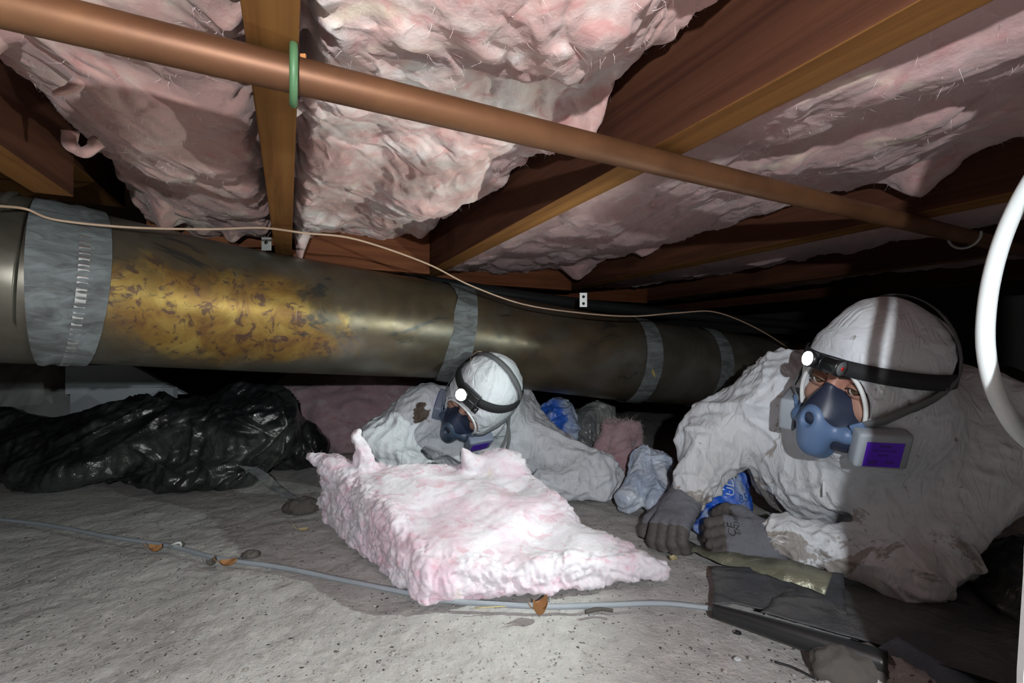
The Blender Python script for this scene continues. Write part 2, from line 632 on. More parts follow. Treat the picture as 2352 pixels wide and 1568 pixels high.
def m_plastic(name, c, rough=.16, c2=None, k=.5, **kw):
    t = NT(name)
    col = t.mix(t.step(t.noise(5, 4, .6, .6), k - .08, k + .08), c, c2 or tuple(x * 1.6 for x in c))
    h = t.math('ADD', t.voro(17, vec=t.map((1, 1, 1))), t.math('MULTIPLY', t.noise(26, 5, .6, 1.2), .5))
    t.bump(h, .8, .012)
    return t.done(col, rough, 0, **kw)
M_BLACKBAG = m_plastic('black_polythene', (.012, .013, .014), .22, (.042, .048, .044), .54, Specular_IOR_Level=.9)
M_CLEARGREY = m_plastic('smoky_grey_polythene', (.14, .15, .155), .25, (.26, .27, .25))
M_WHITEBAG = m_plastic('pale_blue_white_polythene', (.42, .50, .64), .25, (.62, .68, .76))
M_BLUEBAG = m_plastic('blue_printed_polythene', (.03, .14, .62), .22, (.50, .58, .68), .47)
M_GREYCLOTH = plain('grey_dusty_fabric', (.28, .28, .275), .85, var=.25, scale=14, bump=.3)
M_PALEBOARD = plain('pale_coated_board', (.52, .56, .60), .5, var=.12, scale=8)
M_FOIL = m_plastic('dull_olive_foil_tape', (.26, .27, .20), .38, (.36, .36, .27), Metallic=.55)
M_VAPOUR = m_plastic('dusty_dark_vapour_barrier', (.055, .058, .065), .45, (.10, .10, .10))
M_LEAF = plain('dry_brown_leaf', (.32, .15, .055), .75, var=.35, scale=60)
M_STRAW = plain('straw', (.50, .43, .24), .7)
M_PAPER = plain('dusty_paper', (.50, .52, .52), .8)
M_ORANGE = plain('orange_wood_splinter', (.48, .20, .06), .7)
M_WHITE = plain('white_painted_post', (.80, .80, .80), .5, var=.03)
M_HOSE = plain('white_flex_hose', (.62, .66, .66), .5, var=.06)
M_RUBBLE = plain('crumbly_soil_clod', (.10, .09, .08), .95, var=.3, bump=.6)

# ------------------------------------------------------------------ the setting
JB = 0.66                                                    # underside of the joists
def build_ground():
    def axis(lo, hi, fine_lo, fine_hi, d1, d2):
        a = [fine_lo]
        d = d1
        while a[-1] < fine_hi: a.append(a[-1] + d1)
        x = a[-1]; d = d1
        while x < hi:
            d = min(d * 1.12, d2); x += d; a.append(x)
        x = fine_lo; d = d1; b = []
        while x > lo:
            d = min(d * 1.12, d2); x -= d; b.append(x)
        return np.array(b[::-1] + a)
    r = axis(-5, 6, -1.0, .95, .006, .25)
    f = axis(-1.5, 6, .45, 1.25, .006, .25)
    R_, F_ = np.meshgrid(r, f, indexing='ij')
    P = np.stack([R_.ravel(), F_.ravel(), np.zeros(R_.size)], 1)
    z = .010 * fbm(P * 3.0, 4, 3) + .0035 * fbm(P * 22, 3, 9) + .0012 * fbm(P * 80, 2, 12)
    # low clod at the lower right, gentle dip in front of the workers
    z += .045 * np.exp(-(((P[:, 0] - .46) / .07) ** 2 + ((P[:, 1] - .565) / .035) ** 2)) * (1 + .5 * fbm(P * 40, 3, 5))
    z -= .008
    z = np.minimum(z, .05)
    V = np.stack([P[:, 0], P[:, 1], z], 1)
    nr, nf = len(r), len(f)
    i, j = np.meshgrid(np.arange(nr - 1), np.arange(nf - 1), indexing='ij')
    a = (i * nf + j).ravel()
    Q = np.stack([a, a + nf, a + nf + 1, a + 1], 1)
    return put('floor', V, Q, M_GROUND, base=(0, 0, 0))
tag(build_ground(), 'dry grey-brown dusty soil floor of the crawl space', kind='structure')

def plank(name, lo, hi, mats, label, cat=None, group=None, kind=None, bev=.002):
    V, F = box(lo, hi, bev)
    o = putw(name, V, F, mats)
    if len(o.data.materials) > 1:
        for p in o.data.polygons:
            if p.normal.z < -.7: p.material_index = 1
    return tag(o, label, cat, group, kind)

tag(plank('ceiling', (-4, -1.2, .90), (6, 5, .93), [M_SUB], 'dark board subfloor above the joists', kind='structure'))
plank('wall_back', (-4, 4.6, 0), (6, 4.75, .90), [M_WALL], 'dark concrete foundation wall at the far end', kind='structure')
plank('wall_left', (-2.6, -1.2, 0), (-2.45, 4.6, .90), [M_WALL], 'dark concrete foundation wall on the left', kind='structure')
plank('wall_right', (4.4, -1.2, 0), (4.55, 4.6, .90), [M_WALL], 'dark concrete foundation wall on the right', kind='structure')

JOISTS = [(-.353, -.305, .955), (-.030, .008, 4.6), (.390, .438, 4.6), (1.000, 1.062, 4.6), (1.62, 1.67, 4.6), (2.25, 2.30, 4.6)]
JL = ['short dark wooden joist at the far left beside torn insulation',
      'tan wooden joist crossed by the copper pipe and green wire hook',
      'long red-brown joist with bright orange-tan underside, right of the middle insulation',
      'red-brown joist just above the duct on the right, with insulation both sides',
      'dim joist behind the right-hand worker, third from the tan one',
      'darkest farthest joist at the right edge']
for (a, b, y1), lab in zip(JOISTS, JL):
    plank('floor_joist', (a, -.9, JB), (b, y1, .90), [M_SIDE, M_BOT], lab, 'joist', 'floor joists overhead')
for x0, x1, y, lab in ((-.305, -.030, 1.362, 'red-brown blocking board between the far-left joist and tan joist'),
                       (.008, .390, 1.362, 'red-brown blocking board between the tan joist and orange-edged joist'),
                       (.438, 1.0, 1.50, 'orange-brown blocking board right of the orange-edged joist'),
                       (1.062, 1.62, 1.75, 'dim blocking board above the far end of the duct')):
    plank('blocking_board', (x0 + .0005, y, JB - .012), (x1 - .0005, y + .038, .898), [M_BLOCK], lab, 'board', 'blocking between joists')
plank('beam', (-.62, .25, .76), (-.3535, 1.40, .899), [M_SIDE, M_BOT], 'dark heavy beam behind the far-left joist', 'beam')

# ------------------------------------------------------------------ insulation in the joist bays
def sabs(x, e=.09):
    return np.sqrt(x * x + e * e)

def fluffy(P, seed, amp):
    """torn, layered glass-wool relief"""
    w = P + .03 * vnoise(P * 6, seed + 50)
    st = w @ np.array([[.8, .6, 0], [-.6, .8, 0], [0, 0, 1.]]) * np.array([1, .42, 1.])
    d = .020 * fbm(w * 4.5, 2, seed)
    d += .030 * (sabs(perlin(w * 6.5, seed + 5)) - .25)
    d += .015 * (sabs(perlin(st * 17, seed + 6)) - .25)
    d += .010 * terrace(fbm(st * 9, 2, seed + 7), 2.2, 4.0)
    d += .0050 * (sabs(perlin(st * 40, seed + 9), .12) - .25)
    d += .0022 * fbm(st * 110, 2, seed + 14)
    return amp * d

def bay(x0, x1, y0, y1, zf, seed, mat, label, dx=.004, dy=.0045, amp=1.0, nfib=5000, extra=None, keep=False):
    xs = np.linspace(x0 + .001, x1 - .001, int((x1 - x0) / dx)); ys = np.linspace(y0, y1, int((y1 - y0) / dy))
    X, Y = np.meshgrid(xs, ys, indexing='ij')
    X = X.ravel(); Y = Y.ravel()
    z = zf(X, Y)
    e = np.minimum(X - x0, x1 - X)
    P = np.stack([X, Y, z], 1)
    rag = 1 + .9 * fbm(P * 28, 3, seed + 31)
    z = z + .045 * (1 + .9 * perlin(P * 22, seed + 32) + .7 * perlin(P * 55, seed + 33)) * np.clip(1 - e / (.024 * np.clip(rag, .25, 2.2)), 0, 1) ** 1.4
    z = z - fluffy(P, seed, amp)
    if extra is not None:
        z = z - extra(X, Y)
    sh = .012 * vnoise(P * 30, seed + 40)[:, :2] * np.clip(e / .02, 0, 1)[:, None]
    z = np.maximum(z, JB + .003 + .006 * perlin(P * 9, seed + 71)) if keep else z
    V = np.stack([X + sh[:, 0], Y + sh[:, 1], np.minimum(z, .895)], 1)
    nx, ny = len(xs), len(ys)
    i, j = np.meshgrid(np.arange(nx - 1), np.arange(ny - 1), indexing='ij')
    a = (i * ny + j).ravel()
    Q = np.stack([a, a + 1, a + ny + 1, a + ny], 1)
    N = normals(V, Q)
    # closed back so the batt has its real thickness
    Vt = np.array([[x0 + .001, y0, .897], [x1 - .001, y0, .897], [x1 - .001, y1, .897], [x0 + .001, y1, .897]])
    ring = list(range(0, nx * ny, ny)) + list(range((nx - 1) * ny + 1, nx * ny)) + list(range((nx - 2) * ny + ny - 1, -1, -ny)) + list(range(ny - 2, 0, -1))
    Vb = V[ring].copy(); Vb[:, 2] = .897
    n0 = len(V); m = len(ring)
    k = np.arange(m)
    Qs = np.stack([np.array(ring), n0 + k, n0 + (k + 1) % m, np.array(ring)[(k + 1) % m]], 1)
    Qb = [n0 + i for i in range(m)]
    Va = np.concatenate([V, Vb])
    o = putw('insulation_batt', Va, np.concatenate([Q, Qs]), mat, smooth=True)
    tag(o, label, 'insulation', 'pink insulation between the joists')
    X_, F_ = fibers(V, N, int(nfib * 1.1), .004, .012, .00015, seed, .75)
    s = putw('loose_fibres', X_, F_, M_FIB, parent=o)
    s['kind'] = 'stuff'
    return o

def gs(x, c, s):
    return np.exp(-((x - c) / s) ** 2)

def z1(x, y):
    z = .715 + 0 * x
    z += .035 * sstep(-.17, -.30, x)
    z -= .030 * gs(x, -.15, .10) * gs(y, .75, .22)
    z += .03 * gs(x, -.25, .06) * gs(y, .42, .10)
    z -= .02 * sstep(1.05, 1.3, y)
    return z
def x1_(x, y):
    return .05 * gs(x, -.285, .018) * gs(y, .50, .03) + .05 * gs(x, -.262, .014) * gs(y, .62, .02) + .05 * gs(x, -.24, .02) * gs(y, 1.2, .05) + .03 * gs(x, -.12, .02) * gs(y, 1.27, .03)
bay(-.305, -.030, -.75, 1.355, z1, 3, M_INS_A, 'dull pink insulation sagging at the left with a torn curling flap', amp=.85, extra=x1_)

def z2(x, y):
    z = .722 + .038 * sstep(.22, .39, x) - .014 * sstep(.10, .01, x)
    lump = sstep(.47 + .06 * np.sin(x * 14), .40 + .06 * np.sin(x * 14), y)
    z -= .020 * lump * sstep(.40, .25, x) + .006 * lump
    z -= .028 * gs(x, .20, .12) * gs(y, .84, .14)
    z -= .02 * gs(x, .33, .06) * gs(y, .56, .06)
    z += .012 * sstep(.95, 1.1, y)
    z -= .03 * gs(x, .02, .03) * sstep(1.1, 1.3, y)
    return z
def x2_(x, y):
    return .045 * gs(x, .365, .022) * gs(y, .50, .03) + .06 * gs(x, .03, .012) * gs(y, 1.28, .02) + .035 * gs(x, .33, .03) * gs(y, 1.26, .03) + .02 * gs(x, .30, .03) * gs(y, .92, .03)
bay(.008, .390, -.75, 1.355, z2, 8, M_INS_B, 'thick bright pink and white insulation bulging in the middle bay', dx=.0033, dy=.0036, amp=1.15, nfib=7000, extra=x2_)

def z3(x, y):
    z = np.interp(x, [.438, .50, .62, .80, .95, 1.0], [.676, .680, .694, .708, .724, .730])
    z -= .018 * gs(x, .8, .15) * gs(y, .9, .15)
    return z
def x3_(x, y):
    return .055 * gs(x, .955, .03) * gs(y, .39, .035) + .03 * gs(x, .96, .03) * gs(y, 1.05, .05) + .045 * gs(x, .93, .05) * gs(y, 1.36, .04)
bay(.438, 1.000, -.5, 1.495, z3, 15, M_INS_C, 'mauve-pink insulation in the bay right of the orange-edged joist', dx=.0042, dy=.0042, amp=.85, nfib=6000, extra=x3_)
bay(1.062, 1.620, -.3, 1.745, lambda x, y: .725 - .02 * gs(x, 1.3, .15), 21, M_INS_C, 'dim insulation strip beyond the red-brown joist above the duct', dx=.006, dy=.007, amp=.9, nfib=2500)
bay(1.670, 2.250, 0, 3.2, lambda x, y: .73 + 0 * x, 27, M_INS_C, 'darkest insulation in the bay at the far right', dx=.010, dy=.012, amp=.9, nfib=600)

# torn flap hanging from the left batt
def flap(name, pts, w, mat, label, cat, th=.004, seed=0):
    p = spline(pts, 10)
    nrm = np.tile(np.array([[.2, -.95, -.2]]), (len(p), 1)) + .35 * vnoise(p * 25, seed)
    nrm /= np.linalg.norm(nrm, axis=1)[:, None]
    ww = np.interp(np.linspace(0, 1, len(p)), np.linspace(0, 1, len(w)), w) * (1 + .3 * fbm(p * 60, 2, seed))
    V, F = ribbon(p + .004 * vnoise(p * 40, seed + 3), nrm, ww, th)
    return tag(put(name, V, F, mat), label, cat)
flap('insulation_shred', [px(205, 140, .50), px(195, 165, .49), px(190, 185, .485), px(165, 210, .48), px(128, 222, .475)], [.05, .022, .014, .010, .004], M_INS_A, 'pale curling shred torn from the left insulation, upper one', 'insulation', .004, 2)
flap('insulation_shred', [px(165, 300, .60), px(170, 335, .60), px(190, 352, .60), px(215, 345, .60), px(232, 325, .60)], [.018, .014, .012, .012, .018], M_INS_A, 'looped mauve shred dangling beside the far-left joist, lower one', 'insulation', .006, 5)

# ------------------------------------------------------------------ copper pipe, hooks, thin cable
pa, pb = px(-60, -6, .415), px(2260, 560, 1.0)
# straight level-ish run along the joist undersides
z_p = JB - .017
def on_plane(u, v, z):
    return px(u, v, (z - CAMZ) * FPX / (CV - v))
p0 = on_plane(60, 25, z_p); p1 = on_plane(1700, 418, z_p)
d = (p1 - p0); pipe_dir = d / np.linalg.norm(d)
pp = np.stack([p0 - pipe_dir * .5, p0, (p0 + p1) / 2, p1, p1 + pipe_dir * .95])
V, F = tube(spline(pp, 4), .0142, 28)
tag(put('copper_pipe', V, F, M_COPPER), 'long oxidised copper pipe running diagonally under the joists', 'pipe')

def hook(u, name, mat, label, rad, th, a0, a1, lift=.03):
    t = ((u - CU) / FPX)
    # point of the pipe axis under pixel column u
    s = (t * p0[1] - p0[0]) / (pipe_dir[0] - t * pipe_dir[1])
    c = p0 + pipe_dir * s
    side = np.cross(pipe_dir, [0, 0, 1.0])
    ang = np.linspace(a0, a1, 24)
    pts = [c + rad * (np.cos(a) * side + np.sin(a) * np.array([0, 0, 1.0])) for a in ang]
    pts = [pts[0] + np.array([0, 0, lift])] + pts
    V, F = tube(spline(pts, 2), th, 10)
    return tag(put(name, V, F, mat), label, 'hook')
hook(674, 'pipe_hook', M_GREEN, 'green coated wire hook holding the copper pipe at the tan joist', .0215, .0032, math.pi * .62, math.pi * -.62, .012)
hook(2215, 'pipe_hook', M_WIREWHITE, 'dull white wire hook at the dark right end of the copper pipe', .024, .0025, math.pi, 2.05 * math.pi, .02)
V, F = merge(box((-.001, -.001, 0), (.002, .001, .008), .0004), box((-.0005, -.0015, .004), (.004, .0008, .010), .0004))
c = on_plane(692, 142, JB - .006)
tag(put('wood_splinter', V + c - np.array([0, 0, .004]), F, M_ORANGE, smooth=False), 'small orange wood splinter beside the green hook', 'splinter')

wire = [np.array([-1.5, .20, .60]), np.array([-1.0, .42, .60]), px(-160, 462, .56), px(-60, 468, .62), px(0, 473, .66), px(60, 480, .70), px(130, 505, .72), px(300, 522, .78), px(480, 526, .84), px(600, 523, .86), px(700, 535, .87), px(820, 550, .92),
        px(980, 605, 1.05), px(1080, 655, 1.15), px(1200, 698, 1.20), px(1330, 718, 1.22), px(1450, 726, 1.26), px(1560, 718, 1.32), px(1640, 716, 1.38), px(1720, 745, 1.46), px(1790, 785, 1.55), px(1850, 830, 1.7)]
V, F = tube(spline(wire, 8), .0021, 8)
tag(put('thin_cable', V, F, M_PINKWIRE), 'thin beige cable sagging across the front of the duct', 'cable')
V, F = tube(spline([px(1080, 828, 1.26), px(1085, 815, 1.26), px(1100, 807, 1.26), px(1115, 812, 1.26), px(1121, 826, 1.26), px(1118, 850, 1.27)], 6), .0013, 6)
tag(put('wire_loop', V, F, M_PINKWIRE), 'small thin wire loop just above the left-hand worker\'s hood', 'wire')

# ------------------------------------------------------------------ the duct
DUCT = [np.array([-2.2, -.10, .56]), np.array([-1.6, .30, .555]), px(-330, 600, .66), px(-120, 622, .73), px(60, 646, .785), px(190, 660, .836), px(600, 716, 1.08), px(980, 756, 1.355), px(1060, 770, 1.40), px(1260, 800, 1.485), px(1430, 824, 1.55), px(1650, 848, 1.66), px(1950, 880, 1.85), px(2300, 905, 2.1)]
dpath = spline(DUCT, 16)
du = CU + FPX * dpath[:, 0] / np.maximum(dpath[:, 1], .05)
du[:32] = np.linspace(-3000, du[32] - 5, 32)
def dseg(u0, u1, n):
    if u0 < -300:
        k0 = 0; k1 = int(np.argmax(du[32:] > u1)) + 32
        return dpath[np.linspace(k0, k1, n).astype(int)]
    uu = np.linspace(u0, u1, n)
    return np.stack([np.interp(uu, du, dpath[:, k]) for k in range(3)], 1)
duct = empty('air_duct', (dpath[92][0], dpath[92][1], .30), 'large round sheet-metal air duct with stained sections and sealed joints', 'duct')
def drad(u):
    return np.interp(u, [-300, 60, 190, 980, 1430, 2000], [.142, .142, .140, .1455, .142, .140])
def dpart(name, u0, u1, off, mat, n=24, seg=96, prof=None, mod=None, label=None, caps=False):
    uu = np.linspace(u0, u1, n)
    rr = drad(uu) + off
    if prof is not None: rr = rr + prof(np.linspace(0, 1, n))
    V, F = tube(dseg(u0, u1, n), rr, seg, mod, caps)
    o = put(name, V, F, mat, parent=duct)
    if label: o['label'] = label
    return o
dpart('duct_section', -320, 118, 0, M_DUCT_C, 60, label='dark grey elbow section')
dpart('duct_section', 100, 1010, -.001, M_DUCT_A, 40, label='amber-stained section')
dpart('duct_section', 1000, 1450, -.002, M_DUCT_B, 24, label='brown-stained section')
dpart('duct_section', 1440, 1620, -.004, M_DUCT_C, 12, label='dark grey section')
dpart('duct_section', 1600, 2290, -.004, M_DUCT_C, 20, label='dark far section')
dpart('seam_ring', 2, 26, .001, M_DUCT_C, 8, prof=lambda s: .004 * np.sin(s * math.pi))
rgh = np.random.RandomState(3)
dpart('joint_collar', 92, 178, .0035, M_MASTIC, 10, prof=lambda s: .0015 * np.sin(s * math.pi * 3))
dpart('crimped_ring', 150, 172, .0042, M_ZINC, 4, 360, mod=lambda p: 1 + .011 * np.sign(np.sin(p * 90)) * .5, label='bright crimped edge')
dpart('joint_collar', 172, 212, .0040, M_MASTIC, 6)
V, F = tube(dseg(1004, 1066, 14), drad(1000) + .002 + .003 * np.sin(np.linspace(0, math.pi, 14)), 160, lambda p: 1 + .006 * np.interp(p, np.linspace(0, 6.29, 40), rgh.normal(size=40)), False)
o = put('joint_collar', V, F, M_MASTIC, parent=duct); o['label'] = 'grey sealant band with yellow drips'
dpart('joint_collar', 1432, 1466, .0035, M_MASTIC, 8, label='pale sealant band')
dpart('seam_ring', 1540, 1546, -.001, M_DUCT_C, 4)
dpart('joint_collar', 1590, 1618, .001, M_MASTIC, 6)

def pstrap(u, v, t, h, label, tilt=0.0):
    o = empty('perforated_strap', tuple(px(u, v, t)), label, 'strap')
    V, F = box((-.011, -.001, -h), (.011, .001, 0), .0006)
    b = np.array(o['rfz'])
    put('strip', V + b, F, M_STRAP, parent=o, smooth=False)
    for k in range(max(1, int(h / .02))):
        V, F = tube(np.array([[0, -.0016, -.012 - .02 * k], [0, .0016, -.012 - .02 * k]]), .0042, 12)
        h_ = put('hole', V + b, F, M_BLACKPIPE, parent=o)
    return o
pstrap(1340, 672, 1.33, .042, 'small perforated steel strap above the brown duct section')
pstrap(612, 545, 1.04, .030, 'small perforated steel strap by the tan joist end')
bp = [px(480, 585, 1.30), px(700, 600, 1.36), px(1000, 650, 1.50), px(1350, 700, 1.68), px(1700, 735, 1.95), px(1900, 752, 2.2)]
V, F = tube(spline(bp, 8), .021, 20)
tag(put('black_pipe', V, F, M_BLACKPIPE), 'black plastic pipe tucked behind the top of the duct', 'pipe')

# ------------------------------------------------------------------ blobs: plastic, piles
def blob(name, fn, lo, hi, h, mat, label, cat, disp=None, group=None, parent=None, rel=1, base=None, fib=None, sub=False):
    V, Q = surface(fn, lo, hi, h)
    V = relax(V, Q, rel)
    if sub: V, Q = subdiv(V, Q)
    if disp is not None:
        N = normals(V, Q)
        V = V + N * disp(V)[:, None]
    V[:, 2] = np.maximum(V[:, 2], .0)
    o = put(name, V, Q, mat, parent=parent, base=base)
    if parent is None:
        tag(o, label, cat, group)
    elif label:
        o['label'] = label
    if fib:
        N = normals(V, Q)
        X, Fq = fibers(V, N, fib[0], fib[1], fib[2], fib[3], 5, fib[4])
        s = put('loose_fibres', X, Fq, M_FIB, parent=o); s['kind'] = 'stuff'
    return o

def crumple(P, seed, a=.012, s=9):
    return a * (.9 * creases(P, seed, s * .5, 5) + .8 * pinch(P, seed + 100, s * .7, 5, .03, .13) + .38 * creases(P, seed + 200, s * 1.4, 5, .03) + .13 * creases(P, seed + 400, s * 3.6, 5, .015))

def sag(P, seed, a):
    return a * fbm(P * 4, 3, seed)

def f_bag(P):
    d = cap(P, px(-180, 1035, 1.52), px(240, 1040, 1.52), .13, .125)
    d = smin(d, cap(P, px(300, 1010, 1.50), px(600, 985, 1.52), .12, .13), .10)
    d = smin(d, cap(P, px(560, 935, 1.56), px(610, 930, 1.58), .085, .055), .06)
    d = smin(d, cap(P, px(60, 1100, 1.38), px(560, 1095, 1.38), .045, .035), .06)
    return d
blob('plastic_sheet', f_bag, (-2.1, 1.15, -.02), (-.55, 1.95, .42), .009, M_BLACKBAG, 'large crumpled sheet of glossy black plastic heaped on the soil', 'plastic', sub=True,
     disp=lambda V: crumple(V, 4, .024, 9))
blob('plastic_bag', lambda P: smin(ell(P, px(672, 1030, 1.62), (.085, .07, .085)), ell(P, px(715, 1035, 1.62), (.06, .06, .05)), .05), (-1.0, 1.4, -.02), (-.55, 1.85, .30), .007, M_BLACKBAG,
     'small black plastic bundle between the glossy sheet and the left worker', 'bag', disp=lambda V: crumple(V, 24, .016, 9))
# pale strip of the sheet's torn edge lying on the soil
def sheet(name, corners, n, m, mat, label, cat, amp=.006, s=14, seed=0, th=.0015, lift=.003, group=None, kind=None):
    """thin flexible sheet over a quad of (r,f,z) corners: A-B along u, D-C opposite"""
    A, B, C, D = [np.asarray(c, float) for c in corners]
    u, v = np.meshgrid(np.linspace(0, 1, n), np.linspace(0, 1, m), indexing='ij')
    u = u.ravel()[:, None]; v = v.ravel()[:, None]
    P = A * (1 - u) * (1 - v) + B * u * (1 - v) + C * u * v + D * (1 - u) * v
    P[:, :2] += .008 * vnoise(P * 12, seed + 7)[:, :2]
    P[:, 2] += lift + amp * (1 + crumple(P, seed, 1.0, s)) * .5
    P[:, 2] = np.maximum(P[:, 2], lift)
    i, j = np.meshgrid(np.arange(n - 1), np.arange(m - 1), indexing='ij')
    a = (i * m + j).ravel()
    Q = np.stack([a, a + m, a + m + 1, a + 1], 1)
    if np.cross(P[Q[0, 1]] - P[Q[0, 0]], P[Q[0, 3]] - P[Q[0, 0]])[2] < 0: Q = Q[:, ::-1]
    N = normals(P, Q)
    lowP = P - N * th
    k = len(P)
    Q2 = (Q + k)[:, ::-1]
    bi = [q * m for q in range(n)] + [(n - 1) * m + q for q in range(1, m)] + [q * m + m - 1 for q in range(n - 2, -1, -1)] + [q for q in range(m - 2, 0, -1)]
    b = np.array(bi); b2 = np.roll(b, -1)
    Qs = np.stack([b, b2, b2 + k, b + k], 1)
    o = put(name, np.concatenate([P, lowP]), np.concatenate([Q, Q2, Qs]), mat)
    return tag(o, label, cat, group, kind)
sheet('plastic_strip', [px(548, 1072, 1.33), px(590, 1075, 1.33), gnd(690, 1152, .004), gnd(660, 1153, .004)], 10, 26, M_CLEARGREY, 'flat grey-green strip of plastic at the edge of the black sheet', 'plastic', .006, 16, 3)

# grey gathered cloth and pale board behind, under the duct's left end
def f_cloth(P):
    return smin(cap(P, px(-250, 880, 1.92), px(120, 878, 1.92), .118, .10), cap(P, px(-250, 960, 1.92), px(120, 960, 1.92), .165, .165), .08)
blob('cloth_bundle', f_cloth, (-2.9, 1.7, -.02), (-1.70, 2.15, .45), .011, M_GREYCLOTH, 'dusty grey gathered cloth bundle under the left end of the duct', 'cloth',
     disp=lambda V: .016 * ridged(V * np.array([16, 6, 5.]), 3, 7))
A, B, C, D = px(150, 838, 1.74), px(300, 838, 1.76), px(425, 905, 1.78), px(150, 905, 1.74)
Vb = np.array([A, B, C, D]); Vb = np.concatenate([Vb, Vb + np.array([0, .02, 0])])
V, F = Vb, [[0, 3, 2, 1], [4, 5, 6, 7], [0, 1, 5, 4], [1, 2, 6, 5], [2, 3, 7, 6], [3, 0, 4, 7]]
leg = box(px(160, 900, 1.745) * np.array([1, 1, 0]) + np.array([0, .002, 0]), px(400, 900, 1.752) * np.array([1, 1, 0]) + np.array([0, .018, .27]))
tag(put('pale_panel', *merge((V, F), leg), M_PALEBOARD, smooth=False), 'pale blue-white slanted panel between grey cloth and black plastic', 'panel')

def soft(V, s, a):
    return fluffy(V * s, 33, a)
def f_pile(P):
    d = ell(P, px(800, 960, 1.95), (.32, .16, .17))
    d = smin(d, ell(P, px(700, 940, 1.98), (.18, .14, .16)), .1)
    return np.maximum(smin(d, ell(P, px(880, 930, 2.0), (.2, .15, .2)), .1), -P[:, 2])
blob('insulation_pile', f_pile, (-1.4, 1.65, -.02), (-.2, 2.35, .42), .012, M_PILE, 'heap of dusty mauve insulation on the soil behind the left worker', 'insulation', disp=lambda V: -fluffy(V, 41, 1.3), fib=(1500, .01, .03, .0004, .6))

# heap behind between the two workers
blob('plastic_bag', lambda P: smin(ell(P, px(1280, 962, 1.60), (.062, .06, .075)), ell(P, px(1290, 1010, 1.60), (.07, .07, .08)), .04), (-.05, 1.4, -.02), (.40, 1.8, .32), .006, M_BLUEBAG,
     'crumpled blue and white plastic bag behind the left worker\'s shoulder', 'bag', sub=True, disp=lambda V: crumple(V, 51, .012, 16))
blob('plastic_bag', lambda P: smin(ell(P, px(1365, 962, 1.62), (.078, .06, .062)), ell(P, px(1350, 1010, 1.60), (.085, .07, .09)), .05), (.1, 1.4, -.02), (.6, 1.85, .32), .006, M_CLEARGREY,
     'smoky grey plastic bag between the blue bag and pink clump', 'bag', sub=True, disp=lambda V: crumple(V, 57, .012, 13))
def f_clump(P):
    d = ell(P, px(1420, 1005, 1.46), (.07, .06, .075))
    return smin(d, ell(P, px(1425, 1060, 1.42), (.09, .07, .08)), .04)
blob('insulation_clump', f_clump, (.15, 1.2, -.02), (.6, 1.7, .30), .006, M_PILE, 'fluffy dusty-pink clump of insulation beside the grey bag', 'insulation', disp=lambda V: -fluffy(V * 1.6, 61, 1.0), fib=(2000, .008, .022, .0003, .55))

def f_wrap(P):
    d = cap(P, px(1478, 1060, 1.24), px(1450, 1140, 1.16), .035, .030)
    d = smin(d, cap(P, px(1478, 1055, 1.24), px(1515, 1060, 1.25), .032, .028), .02)
    d = smin(d, cap(P, px(1515, 1075, 1.22), px(1510, 1160, 1.13), .030, .032), .02)
    return d
blob('plastic_bag', f_wrap, (.2, 1.0, -.02), (.52, 1.4, .24), .005, M_WHITEBAG, 'twisted pale blue-white plastic wrap between the two workers', 'bag', sub=True, disp=lambda V: crumple(V, 67, .012, 15))
def f_pack(P):
    d = ell(P, px(1655, 1150, 1.10), (.075, .05, .055))
    d = smin(d, cap(P, px(1600, 1205, 1.03), px(1690, 1190, 1.06), .022, .03), .03)
    return smin(d, cap(P, px(1690, 1100, 1.12), px(1660, 1120, 1.12), .03, .03), .03)
M_PACK = m_plastic('bright_blue_printed_polythene', (.02, .13, .70), .2, (.52, .60, .70), .53)
pack = blob('printed_bag', f_pack, (.35, .9, -.02), (.68, 1.25, .22), .0045, M_PACK, 'blue and white printed plastic packaging between the right worker\'s gloves', 'bag', sub=True, disp=lambda V: crumple(V, 71, .008, 18))

